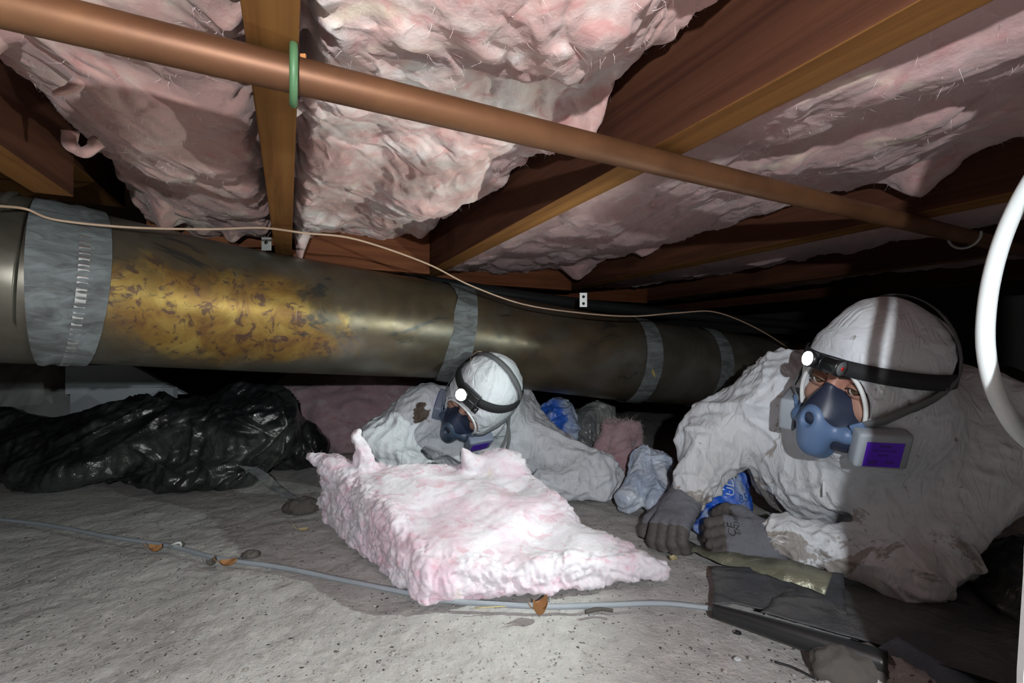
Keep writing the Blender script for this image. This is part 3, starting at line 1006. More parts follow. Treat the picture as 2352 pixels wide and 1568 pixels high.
def text_mesh(s, size, ext=0.0):
    c = bpy.data.curves.new('lettering', 'FONT')
    c.body = s; c.size = size; c.align_x = 'CENTER'; c.align_y = 'CENTER'; c.resolution_u = 3
    o = bpy.data.objects.new('lettering', c)
    COL.objects.link(o)
    dg = bpy.context.evaluated_depsgraph_get()
    me = bpy.data.meshes.new_from_object(o.evaluated_get(dg))
    V = np.array([v.co[:] for v in me.vertices]); F = [list(p.vertices) for p in me.polygons]
    bpy.data.objects.remove(o); bpy.data.curves.remove(c); bpy.data.meshes.remove(me)
    return V, F
def bvh_of(o):
    me = o.data
    b = np.array(o['rfz'])
    V = np.empty(len(me.vertices) * 3, np.float32); me.vertices.foreach_get('co', V)
    V = V.reshape(-1, 3) + b
    return BVHTree.FromPolygons([tuple(v) for v in V], [list(p.vertices) for p in me.polygons])
def print_on(o, s, at, xdir, ydir, size, mat, parent, name='lettering', toward=None, off=.0012):
    """lay flat print onto a surface: project along the print's own normal"""
    V, F = text_mesh(s, size)
    bm = bmesh.new()
    vs_ = [bm.verts.new(v) for v in V]
    for f in F:
        try: bm.faces.new([vs_[i] for i in f])
        except Exception: pass
    bmesh.ops.subdivide_edges(bm, edges=[e for e in bm.edges if e.calc_length() > size * .12], cuts=2, use_grid_fill=False)
    bmesh.ops.triangulate(bm, faces=list(bm.faces))
    bm.verts.index_update()
    V = np.array([v.co[:] for v in bm.verts]); F = [[v.index for v in f.verts] for f in bm.faces]
    bm.free()
    x = np.asarray(xdir, float); x /= np.linalg.norm(x)
    y = np.asarray(ydir, float); y -= x * (x @ y); y /= np.linalg.norm(y)
    n = np.cross(x, y)
    t = bvh_of(o)
    out = []
    for v in V:
        p = np.asarray(at) + x * v[0] + y * v[1]
        h = t.ray_cast(Vector(p + n * .08), Vector(-n), .2)
        out.append((np.array(h[0]) if h[0] is not None else p) + n * off)
    return put(name, np.array(out), F, mat, parent=parent, smooth=False)
M_PRINTW = plain('white_print', (.75, .80, .88), .4, var=.02)
M_PRINTB = plain('blue_print', (.05, .16, .55), .4, var=.02)
M_PRINTK = plain('black_print', (.03, .03, .03), .6, var=.02)
print_on(pack, 'UDS', px(1690, 1118, 1.045), (.25, 0, 1.0), (-1.0, .0, .25), .027, M_PRINTW, pack)
print_on(pack, '85', px(1716, 1150, 1.05), (1, 0, .12), (-.12, 0, 1), .028, M_PRINTB, pack)

# ------------------------------------------------------------------ the batt lying on the soil
FL, FR, BL = gnd(975, 1398)[:2], gnd(1535, 1335)[:2], gnd(738, 1198)[:2]
BR = np.array([.01, 1.19])
def quad_sd(P):
    pts = [FL, FR, BR, BL]
    d = np.full(len(P), -1e9)
    for k in range(4):
        a, b = pts[k], pts[(k + 1) % 4]
        e = b - a
        n = np.array([e[1], -e[0]]) / np.linalg.norm(e)
        d = np.maximum(d, (P[:, :2] - a) @ n)
    return d
def batt_uv(P):
    # along: 0 front .. 1 back ; across: 0 left .. 1 right
    ax = (BL - FL); al = ((P[:, :2] - FL) @ ax) / (ax @ ax)
    return np.clip(al, -.2, 1.2)
def f_batt(P):
    al = batt_uv(P)
    top = np.interp(al, [-.1, .0, .12, .35, .7, 1.0, 1.15], [.05, .060, .088, .110, .135, .150, .14])
    q = P + .03 * vnoise(P * 6, 90, 1)
    top = top + .016 * perlin(q * 7.5, 77) + .010 * terrace(perlin(q * 13, 78), 2.5, 3.)
    d = smax(quad_sd(P) + .008 * perlin(P * 30, 5), P[:, 2] - top, .028)
    d = smin(d, cap(P, px(842, 1070, 1.08), px(820, 1000, 1.08), .022, .012) + .008 * perlin(P * 55, 61), .02)
    d = smin(d, cap(P, px(770, 1068, 1.08), px(712, 1050, 1.09), .024, .008), .025)
    d = smin(d, cap(P, px(1080, 1060, 1.12), px(1062, 1030, 1.11), .02, .003), .02)
    d = smin(d, ell(P, px(1150, 1062, 1.14), (.06, .04, .03)), .03)
    return smax(d, .004 - P[:, 2], .006)
def d_batt(V):
    w = V + .03 * vnoise(V * 9, 95)
    side = sstep(.02, -.03, quad_sd(V) + .035)
    st = w @ np.array([[.7, .7, 0], [-.7, .7, 0], [0, 0, 1.]]) * np.array([1, .4, 1.])
    top = .013 * (sabs(perlin(st * 9, 84)) - .25) + .004 * (sabs(perlin(st * 30, 85), .12) - .25) + .0012 * fbm(V * 120, 2, 83)
    rough = .010 * (np.abs(perlin(w * np.array([22, 22, 40.]), 81)) - .25) + .0045 * ridged(w * 60, 2, 82)
    return top * side + (rough + .5 * top) * (1 - side)
batt = blob('insulation_batt', f_batt, (-.56, .66, -.012), (.36, 1.30, .26), .0055, M_BATT, 'thick slab of pale pink insulation lying on the soil in front of the workers', 'insulation',
            sub=True, disp=d_batt, fib=(7000, .004, .014, .00016, .6), base=(-.08, .95, 0))

# ------------------------------------------------------------------ things lying on the floor
def gw(u, v, z=.006): return gnd(u, v, z)
cab = [np.array([-2.2, 1.15, .006]), np.array([-1.6, 1.16, .006]), gw(-60, 1188), gw(100, 1204), gw(250, 1232), gw(390, 1254), gw(500, 1282), gw(640, 1302), gw(780, 1330), gw(920, 1358), gw(1020, 1378), gw(1140, 1387), gw(1260, 1393), gw(1400, 1389), gw(1520, 1385), gw(1640, 1397)]
V, F = tube(spline(cab, 8), .0042, 10)
tag(put('grey_cable', V, F, M_GREYWIRE), 'dusty grey-blue cable lying across the soil and under the slab', 'cable')

def leaf(u, v, size, ang, curl, label, mat=M_LEAF, name='dry_leaf'):
    c = gnd(u, v, .004)
    n, m = 13, 9
    out = []
    for i in range(n):
        s = i / (n - 1)
        wd = math.sin(math.pi * min(1, s * .96 + .02)) ** .8 * .42
        for j in range(m):
            a = (j / (m - 1) - .5) * 2
            out.append(((s - .5), a * wd, curl * (a * a * .35 + (s - .5) ** 2 * 1.2)))
    P = np.array(out) * size
    P += .06 * size * vnoise(P * (1.5 / size), int(u))
    ca, sa = math.cos(ang), math.sin(ang)
    P = np.stack([P[:, 0] * ca - P[:, 1] * sa, P[:, 0] * sa + P[:, 1] * ca, P[:, 2] - P[:, 2].min()], 1) + c
    Q = [[i * m + j, (i + 1) * m + j, (i + 1) * m + j + 1, i * m + j + 1] for i in range(n - 1) for j in range(m - 1)]
    k = len(P)
    Q2 = [[a + k for a in q[::-1]] for q in Q]
    o = put(name, np.concatenate([P, P - np.array([0, 0, .0006])]), Q + Q2, mat)
    st = spline([P[4], P[4] + np.array([-ca * size * .2, -sa * size * .2, .004]), P[4] + np.array([-ca * size * .4, -sa * size * .35, .012])], 4)
    Vs, Fs = tube(st, .0007, 6)
    put('leaf_stem', Vs, Fs, mat, parent=o)
    return tag(o, label, 'leaf')
leaf(357, 1265, .026, .1, .9, 'orange-brown curled leaf beside the grey cable, leftmost')
leaf(524, 1298, .028, .25, .7, 'brown curled leaf touching the grey cable, second from left')
leaf(1242, 1410, .026, .5, 1.6, 'brown curled leaf with a stalk in front of the slab')
leaf(486, 1297, .020, 1.2, 1.2, 'grey shrivelled leaf just left of the brown one by the cable', M_RUBBLE)
leaf(697, 1218, .022, .3, .4, 'tan flat leaf on the soil left of the slab', M_STRAW)
leaf(1546, 1285, .02, .9, .5, 'yellowish leaf scrap right of the slab', M_STRAW)
def stick(a, b, rad, mat, label, name, bend=.004):
    a = np.asarray(a); b = np.asarray(b)
    mid = (a + b) / 2 + np.array([0, bend, bend * .3])
    V, F = tube(spline([a, mid, b], 6), [rad] * 6 + [rad * .9] * 7, 8)
    return tag(put(name, V, F, mat), label, 'twig')
stick(gnd(1090, 1396, .004), gnd(1300, 1396, .005), .0012, M_STRAW, 'straight pale straw lying in front of the slab', 'straw')
stick(gnd(1345, 1405, .005), gnd(1408, 1402, .005), .0032, M_RUBBLE, 'short thick grey twig in front of the slab', 'twig')
stick(gnd(1780, 1520, .004), gnd(1880, 1562, .004), .0016, M_BLACKPIPE, 'thin dark twig near the soil clod', 'twig')
V, F = tube(spline([gw(388, 1256, .006), gw(396, 1250, .02), gw(412, 1246, .022), gw(414, 1254, .012), gw(398, 1252, .012)], 6), .0025, 8)
tag(put('paper_scrap', V, F, M_PAPER), 'small twisted pale paper scrap on the grey cable', 'scrap')
def clod(c, s, seed, label, mat, name='soil_clod'):
    o = blob(name, lambda P: ell(P, c, s), np.asarray(c) - np.asarray(s) * 1.4, np.asarray(c) + np.asarray(s) * 1.4, max(s) / 14, mat, label, 'clod', disp=lambda V: .35 * min(s) * ridged(V * (1.6 / max(s)), 3, seed))
    return o
clod(gnd(1965, 1560, 0) + np.array([0, .0, .012]), (.050, .03, .026), 4, 'crumbly grey soil clod at the bottom right', M_RUBBLE)
clod(gnd(690, 1172, 0) + np.array([0, 0, .008]), (.04, .03, .022), 6, 'flat brown soil clod at the left corner of the slab', M_RUBBLE)
clod(gnd(575, 1276, 0) + np.array([0, 0, .002]), (.017, .012, .007), 7, 'small flat stone left of the slab', M_RUBBLE, 'stone')
clod(gnd(1695, 1454, 0), (.0045, .004, .003), 8, 'dark pebble in front of the dark sheet', M_BLACKPIPE, 'pebble')
clod(gnd(1694, 1454 + 60, 0), (.0045, .0035, .0025), 9, 'white paint chip on the soil below the dark sheet', M_PAPER, 'paint_chip')
# scattered crumbs: nobody could count them
rs = np.random.RandomState(12)
parts = []
base_oct = np.array([[1, 0, 0], [-1, 0, 0], [0, 1, 0], [0, -1, 0], [0, 0, 1], [0, 0, -1.]])
oct_f = [[0, 2, 4], [2, 1, 4], [1, 3, 4], [3, 0, 4], [2, 0, 5], [1, 2, 5], [3, 1, 5], [0, 3, 5]]
for k in range(900):
    g = gnd(rs.uniform(0, 2000), rs.uniform(1190, 1568), 0)
    s = rs.uniform(.0006, .0026) * (1 if k % 12 else 1.7)
    parts.append(((base_oct * np.array([s, s * rs.uniform(.6, 1.3), s * .6])) @ np.array([[math.cos(k), math.sin(k), 0], [-math.sin(k), math.cos(k), 0], [0, 0, 1]]) + g + np.array([0, 0, .001]), oct_f))
tag(put('soil_crumbs', *merge(*parts), M_PAPER if False else plain('pale_and_brown_crumbs', (.36, .34, .31), .9, var=.6, scale=9), smooth=False, base=(0, .8, 0)), 'tiny pale soil crumbs and flecks scattered over the floor', 'crumbs', kind='stuff')

# foil strip, dark sheets and roll at the lower right
fo = spline([gnd(1535, 1240, .004), gnd(1590, 1258, .014), gnd(1660, 1280, .024), gnd(1740, 1296, .036), gnd(1830, 1315, .046), gnd(1905, 1342, .042)], 10)
wf = np.interp(np.linspace(0, 1, len(fo)), [0, .1, .25, .5, .8, 1], [.004, .03, .022, .034, .05, .045])
nf = np.tile(np.array([[-.12, -.45, .88]]), (len(fo), 1)) + .18 * vnoise(fo * 20, 4); nf /= np.linalg.norm(nf, axis=1)[:, None]
V, F = ribbon(fo + .004 * vnoise(fo * 30, 9), nf, wf * (1 + .15 * fbm(fo * 50, 2, 2)), .0012)
tag(put('foil_strip', V, F, M_FOIL), 'curled dull olive strip of foil tape in front of the right worker\'s glove', 'strip')
sheet('vapour_sheet', [gnd(1636, 1400, .006), gnd(1640, 1308, .02), gnd(1935, 1330, .03), gnd(1950, 1440, .016)], 30, 36, M_VAPOUR, 'dusty dark grey vapour barrier sheet beside the foil strip', 'plastic', .010, 9, 4)
sheet('vapour_sheet', [gnd(1745, 1420, .014), gnd(1830, 1345, .020), np.array([1.25, .72, .02]), np.array([.72, .46, .012])], 40, 60, M_VAPOUR, 'darker vapour barrier layer behind the black roll', 'plastic', .010, 8, 9)
rl = [gnd(1640, 1402, .024), gnd(1760, 1438, .028), gnd(1900, 1482, .030), gnd(2040, 1530, .030)]
V, F = tube(spline(rl, 8), np.linspace(.010, .018, 25), 24, lambda p: 1 + .05 * np.sin(p * 3))
tag(put('plastic_roll', V, F, M_BLACKPIPE), 'shiny black rolled edge of plastic at the lower right', 'roll')
sheet('plastic_flap', [gnd(1985, 1520, .012), px(2060, 1470, .60), px(2300, 1600, .55), gnd(2010, 1620, .006)], 16, 20, m_plastic('blue_grey_polythene', (.10, .125, .16), .3), 'raised blue-grey corner of plastic at the bottom right', 'plastic', .006, 8, 13)
blob('dark_mound', lambda P: ell(P, (.95, .70, .0), (.22, .20, .10)), (.68, .45, -.02), (1.25, .96, .14), .012, M_BLACKBAG, 'black plastic mound in the dark at the right edge', 'plastic', disp=lambda V: crumple(V, 99, .014, 8))

# near right edge: edge of a white panel, width and outline shaped for its shadow, and a hanging hose
PZ = np.array([0, .12, .22, .28, .36, .43, .50, .58, JB])
PR = np.interp(PZ, [0, .22, .28, .36, .5, .66], [.309, .3125, .3165, .319, .349, .39])
pv, sec = [], ((0, .006), (.002, .0015), (.006, 0), (.60, 0), (.60, .014), (.006, .014), (.002, .0115))
for z, r0 in zip(PZ, PR):
    for k, (dr, df) in enumerate(sec):
        pv.append((r0 + dr if k not in (3, 4) else .57, .272 + df, z))
pf = [[7 * i + k, 7 * i + (k + 1) % 7, 7 * i + 7 + (k + 1) % 7, 7 * i + 7 + k] for i in range(len(PZ) - 1) for k in range(7)] + [list(range(7))[::-1], list(range(7 * len(PZ) - 7, 7 * len(PZ)))]
tag(put('upright_board', pv, pf, M_WHITE, smooth=False, base=(.45, .28, 0)), 'white upright board whose edge shows at the extreme right, near the camera, widened for its shadow', 'board')
hs = [px(2420, 330, 0.3685), px(2352, 440, 0.3635), px(2306, 540, 0.3585), px(2275, 650, 0.3536), px(2263, 760, 0.3506), px(2272, 850, 0.3506), px(2300, 930, 0.3536), px(2352, 1005, 0.3585), px(2440, 1060, 0.3735), px(2560, 1110, 0.3984)]
V, F = tube(spline(hs, 8), .0056, 14)
tag(put('white_hose', V, F, M_HOSE), 'white flexible hose looping in at the right edge', 'hose')
# ------------------------------------------------------------------ people
def m_suit(name, dirt, stain, spot=None):
    t = NT(name)
    col = t.mix(t.noise(6, 3), (.63, .665, .71), (.72, .755, .80))
    if dirt < .7:
        col = t.mix(t.math('MULTIPLY', t.step(t.noise(3.2, 4, .6, .4, t.map(loc=(6, 1, 1))), .42, .66), .35), col, (.44, .39, .34))  # tan tint carries warm bounced light as well as dust
    dn = t.noise(9, 5, .7, .6, t.map(loc=(2, 3, 1)))
    z = t.sep()[2]
    low = t.step(z, .30, .04)
    k = t.math('ADD', dn, t.math('MULTIPLY', low, .09))
    col = t.mix(t.math('MULTIPLY', t.step(k, dirt, dirt + .05), .75), col, stain)
    col = t.mix(t.math('MULTIPLY', t.step(t.noise(45, 5, .7), .66, .70), .6), col, tuple(x * .6 for x in stain))
    if spot:
        v = t.n('ShaderNodeVectorMath', operation='DISTANCE')
        t.t.links.new(t.co, v.inputs[0]); v.inputs[1].default_value = spot
        e = t.math('SUBTRACT', v.outputs['Value'], t.math('MULTIPLY', t.math('SUBTRACT', t.noise(28, 5, .65), .5), .10))
        col = t.mix(t.step(e, .030, .024), col, (.09, .065, .045))
    r1 = t.noise(1, 3, .5, .8, t.map((34, 9, 9), (.3, .5, .9)))
    r2 = t.noise(1, 3, .5, .8, t.map((8, 30, 10), (.9, .2, -.4)))
    rid = lambda x: t.math('ABSOLUTE', t.math('SUBTRACT', x, .5))
    t.bump(t.math('MINIMUM', rid(r1), rid(r2)), .9, .014)
    return t.done(col, .62)
M_SUIT_R = m_suit('muddy_white_coverall', .62, (.22, .18, .14))
M_SUIT_L = m_suit('white_coverall', .72, (.17, .12, .08), (-.182, .015, .235))
def m_skin():
    t = NT('skin')
    col = t.mix(t.noise(18, 5), (.36, .20, .15), (.46, .27, .205))
    col = t.mix(t.math('MULTIPLY', t.step(t.noise(9, 3, .5, 0, t.map(loc=(4, 2, 2))), .52, .68), .5), col, (.42, .16, .12))
    t.bump(t.noise(260, 3), .12, .001)
    return t.done(col, .48, 0, Subsurface_Weight=.12, Subsurface_Radius=(.006, .003, .002))
M_SKIN = m_skin()
M_BROW = plain('dark_brow_hair', (.025, .016, .012), .7)
M_EYEW = plain('eye_white', (.66, .62, .58), .2, var=.05)
M_IRIS = plain('brown_iris', (.06, .032, .015), .15)
M_GLOVE = plain('grey_knit_work_glove', (.16, .165, .19), .85, var=.15, scale=90, bump=.5)
M_GLOVE_D = plain('dirty_dark_palm_coating', (.095, .085, .08), .7, var=.2, scale=40, bump=.3)
M_RUBBER = plain('dark_blue_rubber', (.022, .030, .060), .42, var=.1)
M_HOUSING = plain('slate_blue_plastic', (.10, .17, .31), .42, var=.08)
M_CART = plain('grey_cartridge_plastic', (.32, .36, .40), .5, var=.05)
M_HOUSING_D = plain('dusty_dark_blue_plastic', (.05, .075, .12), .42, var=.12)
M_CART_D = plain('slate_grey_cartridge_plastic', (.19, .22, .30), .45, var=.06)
M_PURPLE = plain('violet_filter_label', (.10, .015, .55), .45, var=.04)
M_BAND = plain('black_elastic', (.014, .015, .017), .8, var=.2, scale=200)
M_GREYBAND = plain('grey_elastic', (.13, .135, .14), .8, var=.15, scale=200)
M_LAMPBODY = plain('black_lamp_plastic', (.012, .013, .014), .35)
M_RED = plain('red_mark', (.6, .02, .02), .4)
M_RIM = plain('white_elastic_rim', (.74, .76, .76), .6)
M_ZIP = plain('white_zip', (.70, .72, .74), .5)
def emis(name, c, s):
    t = NT(name)
    t.b.inputs['Emission Color'].default_value = (*c, 1); t.b.inputs['Emission Strength'].default_value = s
    return t.done((.9, .95, .95), .3)
M_LENS = emis('lit_lamp_lens', (.86, 1.0, .97), 40.0)

def head_frame(fwd, left):
    f = np.asarray(fwd, float); f /= np.linalg.norm(f)
    l = np.asarray(left, float); l -= f * (f @ l); l /= np.linalg.norm(l)
    u = np.cross(f, l)
    return np.stack([l, f, u], 1)          # columns: local x (left), y (forward), z (up)

# head-local shapes: origin between the ears at eye height
def sd_skull(q):
    d = ell(q, (0, -.012, .028), (.076, .096, .098))
    d = smin(d, ell(q, (0, .022, -.045), (.060, .068, .085)), .03)
    d = smin(d, ell(q, (0, .062, -.100), (.026, .024, .022)), .025)
    d = smin(d, cap(q, (-.032, .078, .028), (.032, .078, .028), .014, .014), .018)
    d = smin(d, ell(q, (.043, .062, -.036), (.026, .026, .026)), .02)
    d = smin(d, ell(q, (-.043, .062, -.036), (.026, .026, .026)), .02)
    for s in (-1, 1):
        d = smax(d, -ell(q, (s * .033, .104, -.001), (.020, .020, .014)), .014)
    d = smin(d, cap(q, (0, .090, .012), (0, .112, -.040), .0085, .015), .012)
    d = smin(d, cap(q, (-.014, .104, -.044), (.014, .104, -.044), .009, .009), .008)
    d = smin(d, ell(q, (0, .090, -.074), (.024, .014, .007)), .008)
    d = smin(d, ell(q, (0, .090, -.087), (.021, .013, .008)), .008)
    for s in (-1, 1):
        d = smin(d, ell(q, (s * .080, -.012, -.005), (.010, .022, .033)), .006)
    return smin(d, cap(q, (0, -.03, -.08), (0, -.06, -.18), .058, .062), .03)
def sd_hood_out(q):
    d = ell(q, (0, -.008, .022), (.097, .110, .119))
    d = smin(d, ell(q, (0, .012, -.070), (.088, .084, .085)), .05)
    d = smin(d, ell(q, (0, .025, -.012), (.088, .086, .118)), .02)
    return smin(d, cap(q, (0, -.04, -.10), (0, -.07, -.20), .090, .10), .06)
def sd_open(q):
    # the face opening: an oval tunnel pointing forward
    e = np.sqrt((q[:, 0] / .060) ** 2 + ((q[:, 2] + .034) / .078) ** 2)
    return np.maximum(np.maximum((e - 1) * .060, .018 - q[:, 1]), q[:, 1] - .135)
def hood_hit(d, c=(0, -.008, .022), off=.004):
    """point on the hood's outside in local direction d"""
    d = np.asarray(d, float); d = d / np.linalg.norm(d)
    c = np.asarray(c, float)
    s = np.linspace(.03, .30, 400)
    v = sd_hood_out(c + s[:, None] * d)
    k = np.nonzero(v < 0)[0]
    s0 = s[k[-1]] if len(k) else .1
    return c + d * (s0 + off)
def hood_nor(p):
    h = 1e-3
    p = np.asarray(p, float)
    g = np.array([sd_hood_out((p + np.eye(3)[k] * h)[None])[0] - sd_hood_out((p - np.eye(3)[k] * h)[None])[0] for k in range(3)])
    return g / np.linalg.norm(g)

def make_person(label, O, M, prims, lo, hi, res, suit, wr_seed, eyes_closed=False, S=1.0):
    O = np.asarray(O, float)
    def L(P): return (P - O) @ M / S                  # world (r,f,z) -> head local
    def G(q): return S * (np.asarray(q) @ M.T) + O       # head local -> (r,f,z)
    root = empty('person', (O[0], O[1], 0.0), label, 'person')
    # body: fine head, joined in one mesh with the torso and arms inside the suit
    Vh, Qh = surface(sd_skull, (-.10, -.13, -.20), (.10, .15, .15), .0027)
    Vh = relax(Vh, Qh, 2)
    def core(P):
        d = None
        for (a, b, ra, rb, k) in prims:
            x = cap(P, a, b, ra * .45, rb * .45)
            d = x if d is None else smin(d, x, k * .7)
        return d
    Vc, Qc = surface(core, lo, hi, .016)
    n = len(Vh)
    body = put('body', np.concatenate([G(Vh), Vc]), np.concatenate([Qh, Qc + n]), M_SKIN, parent=root)
    # coverall
    def suit_f(P):
        d = None
        for (a, b, ra, rb, k) in prims:
            x = cap(P, a, b, ra, rb)
            d = x if d is None else smin(d, x, k)
        q = L(P)
        near = (q * q).sum(1) < .30 ** 2
        hd = np.full(len(P), 9.0); inn = np.full(len(P), 9.0); op = np.full(len(P), 9.0)
        if near.any():
            qq = q[near]
            hd[near] = sd_hood_out(qq) * S
            op[near] = sd_open(qq) * S
        d = smin(d, hd, .05)
        cut = op
        d = np.where(near, smax(d, -cut, .006), d)
        d = np.maximum(d, .006 - P[:, 2])
        return d
    V, Q = surface(suit_f, lo, hi, res)
    V, Q = subdiv(V, Q)
    N = normals(V, Q)
    q = L(V)
    hr = np.sqrt(((q - np.array([0, -.01, .0])) ** 2).sum(1))
    hoodk = sstep(.13, .24, hr)
    w = V + .02 * np.stack([wob(V, 4, wr_seed + 70 + k) for k in range(3)], 1)
    fold = .010 * creases(V, wr_seed, 4.5, 6, .05, 1.0) + .011 * pinch(V, wr_seed + 60, 4.0, 6, .06, .16) + .006 * creases(V, wr_seed + 5, 11.0, 6, .03, .8) + .005 * pinch(V, wr_seed + 80, 10.0, 5, .03, .2) + .0016 * creases(V, wr_seed + 9, 28.0, 5, .015, .8) - .004
    gat = .003 * ridged(w * np.array([30, 30, 9.]), 1, wr_seed + 12) - .003
    hood = .0028 * pinch(V, wr_seed + 90, 9.0, 5, .04, .18) + .0024 * creases(V, wr_seed + 20, 11.0, 6, .03, .8) + .0010 * creases(V, wr_seed + 22, 30.0, 6, .015)
    rimk = sstep(.0, .02, np.abs(sd_open(q)))
    disp = (fold - .002 + gat) * hoodk + hood * (1 - hoodk) * rimk
    V = V + N * disp[:, None]
    V[:, 2] = np.maximum(V[:, 2], .004)
    cov = put('coverall', V, Q, suit, parent=root)
    cov['label'] = 'white hooded disposable coverall'
    # elastic rim of the hood
    an = np.linspace(0, 2 * math.pi, 64, endpoint=False)
    rim = []
    for a in an:
        x, z = .0595 * math.cos(a), -.034 + .0775 * math.sin(a)
        ys = np.linspace(.14, -.02, 300)
        v = sd_hood_out(np.stack([np.full(300, x), ys, np.full(300, z)], 1))
        k = np.nonzero(v < 0)[0]
        rim.append((x, ys[k[0]] - .002 if len(k) else .05, z))
    rim = np.array(rim + rim[:1])
    rim[:, 1] = np.convolve(np.concatenate([rim[-5:-1, 1], rim[:, 1], rim[1:5, 1]]), np.ones(9) / 9, 'valid')
    Vr, Fr = tube(G(rim), .0033, 10, caps=False)
    put('hood_rim', Vr, Fr, M_RIM, parent=cov)
    # eyes, lids, brows
    for s in (-1, 1):
        c = np.array([s * .033, .0795, -.001])
        ph = np.linspace(0, math.pi, 17); th = np.linspace(0, 2 * math.pi, 25)
        P_ = np.array([[.0122 * math.sin(p) * math.cos(t), .0122 * math.cos(p), .0122 * math.sin(p) * math.sin(t)] for p in ph for t in th[:-1]])
        Fq = np.array([[i * 24 + j, i * 24 + (j + 1) % 24, (i + 1) * 24 + (j + 1) % 24, (i + 1) * 24 + j] for i in range(16) for j in range(24)])
        gz = LOOK if LOOK is not None else np.array([0, 1.0, 0])
        gl = gz @ M if LOOK is not None else gz
        y = gl / np.linalg.norm(gl); x = np.cross(y, [0, 0, 1.0]); x /= np.linalg.norm(x); z = np.cross(x, y)
        B_ = np.stack([x, y, z], 1)
        e = put('eye', G(P_ @ B_.T + c), Fq, [M_EYEW, M_IRIS], parent=root)
        for i, p in enumerate(e.data.polygons):
            if i < 24 * 5: p.material_index = 1
        # lids: two curved bands over the ball
        t = np.linspace(-1, 1, 17)
        for up in (1, -1):
            ope = .0006 if eyes_closed else (.0064 if up > 0 else .0046)
            zz = up * ope * (1 - t ** 2) - (.002 if eyes_closed else 0)
            rows = []
            for k in range(6):
                zk = zz + up * k * .0028
                xx = t * (.0150 + .0006 * k)
                yy = np.sqrt(np.maximum(.0140 ** 2 - (xx * .80) ** 2 - zk ** 2 * .9, .0015 ** 2))
                rows.append(np.stack([xx, yy, zk], 1))
            Vl = np.concatenate(rows)
            Fl = np.array([[i * 17 + j, i * 17 + j + 1, (i + 1) * 17 + j + 1, (i + 1) * 17 + j] for i in range(5) for j in range(16)])
            put('eyelid', G(Vl + c), Fl, M_SKIN, parent=body)
        lash = np.stack([t * .0152, np.sqrt(np.maximum(.0146 ** 2 - (t * .0122) ** 2, .002 ** 2)), (.0064 if not eyes_closed else -.0014) * (1 - t ** 2)], 1)
        Vl, Fl = tube(G(lash + c), .0008, 6)
        put('eyelash', Vl, Fl, M_BROW, parent=body)
        bx_ = np.linspace(.010, .050, 14)
        bz = .0185 + .006 * np.sin((bx_ - .010) / .040 * math.pi * .85)
        by = []
        for xx, zz in zip(bx_, bz):
            ys = np.linspace(.13, .03, 260)
            v = sd_skull(np.stack([np.full(260, s * xx), ys, np.full(260, zz)], 1))
            by.append(ys[np.nonzero(v < 0)[0][0]])
        bp_ = np.stack([s * bx_, np.array(by) + .0005, bz], 1)
        Vl, Fl = tube(G(bp_), np.interp(np.linspace(0, 1, 14), [0, .3, .8, 1], [.0030, .0042, .0030, .001]), 8)
        put('eyebrow', Vl, Fl, M_BROW, parent=root)
    return root, cov, body, G, L

def local_strap(G, M, pts, width, thick, mat, name, parent, off=.005, n=12):
    """strap over the hood: pts are local directions from the hood centre"""
    ds = spline(pts, n)
    P = np.array([hood_hit(d, off=off) for d in ds])
    N = np.array([hood_nor(p) for p in P])
    V, F = ribbon(G(P), N @ M.T, width, thick)
    return put(name, V, F, mat, parent=parent)

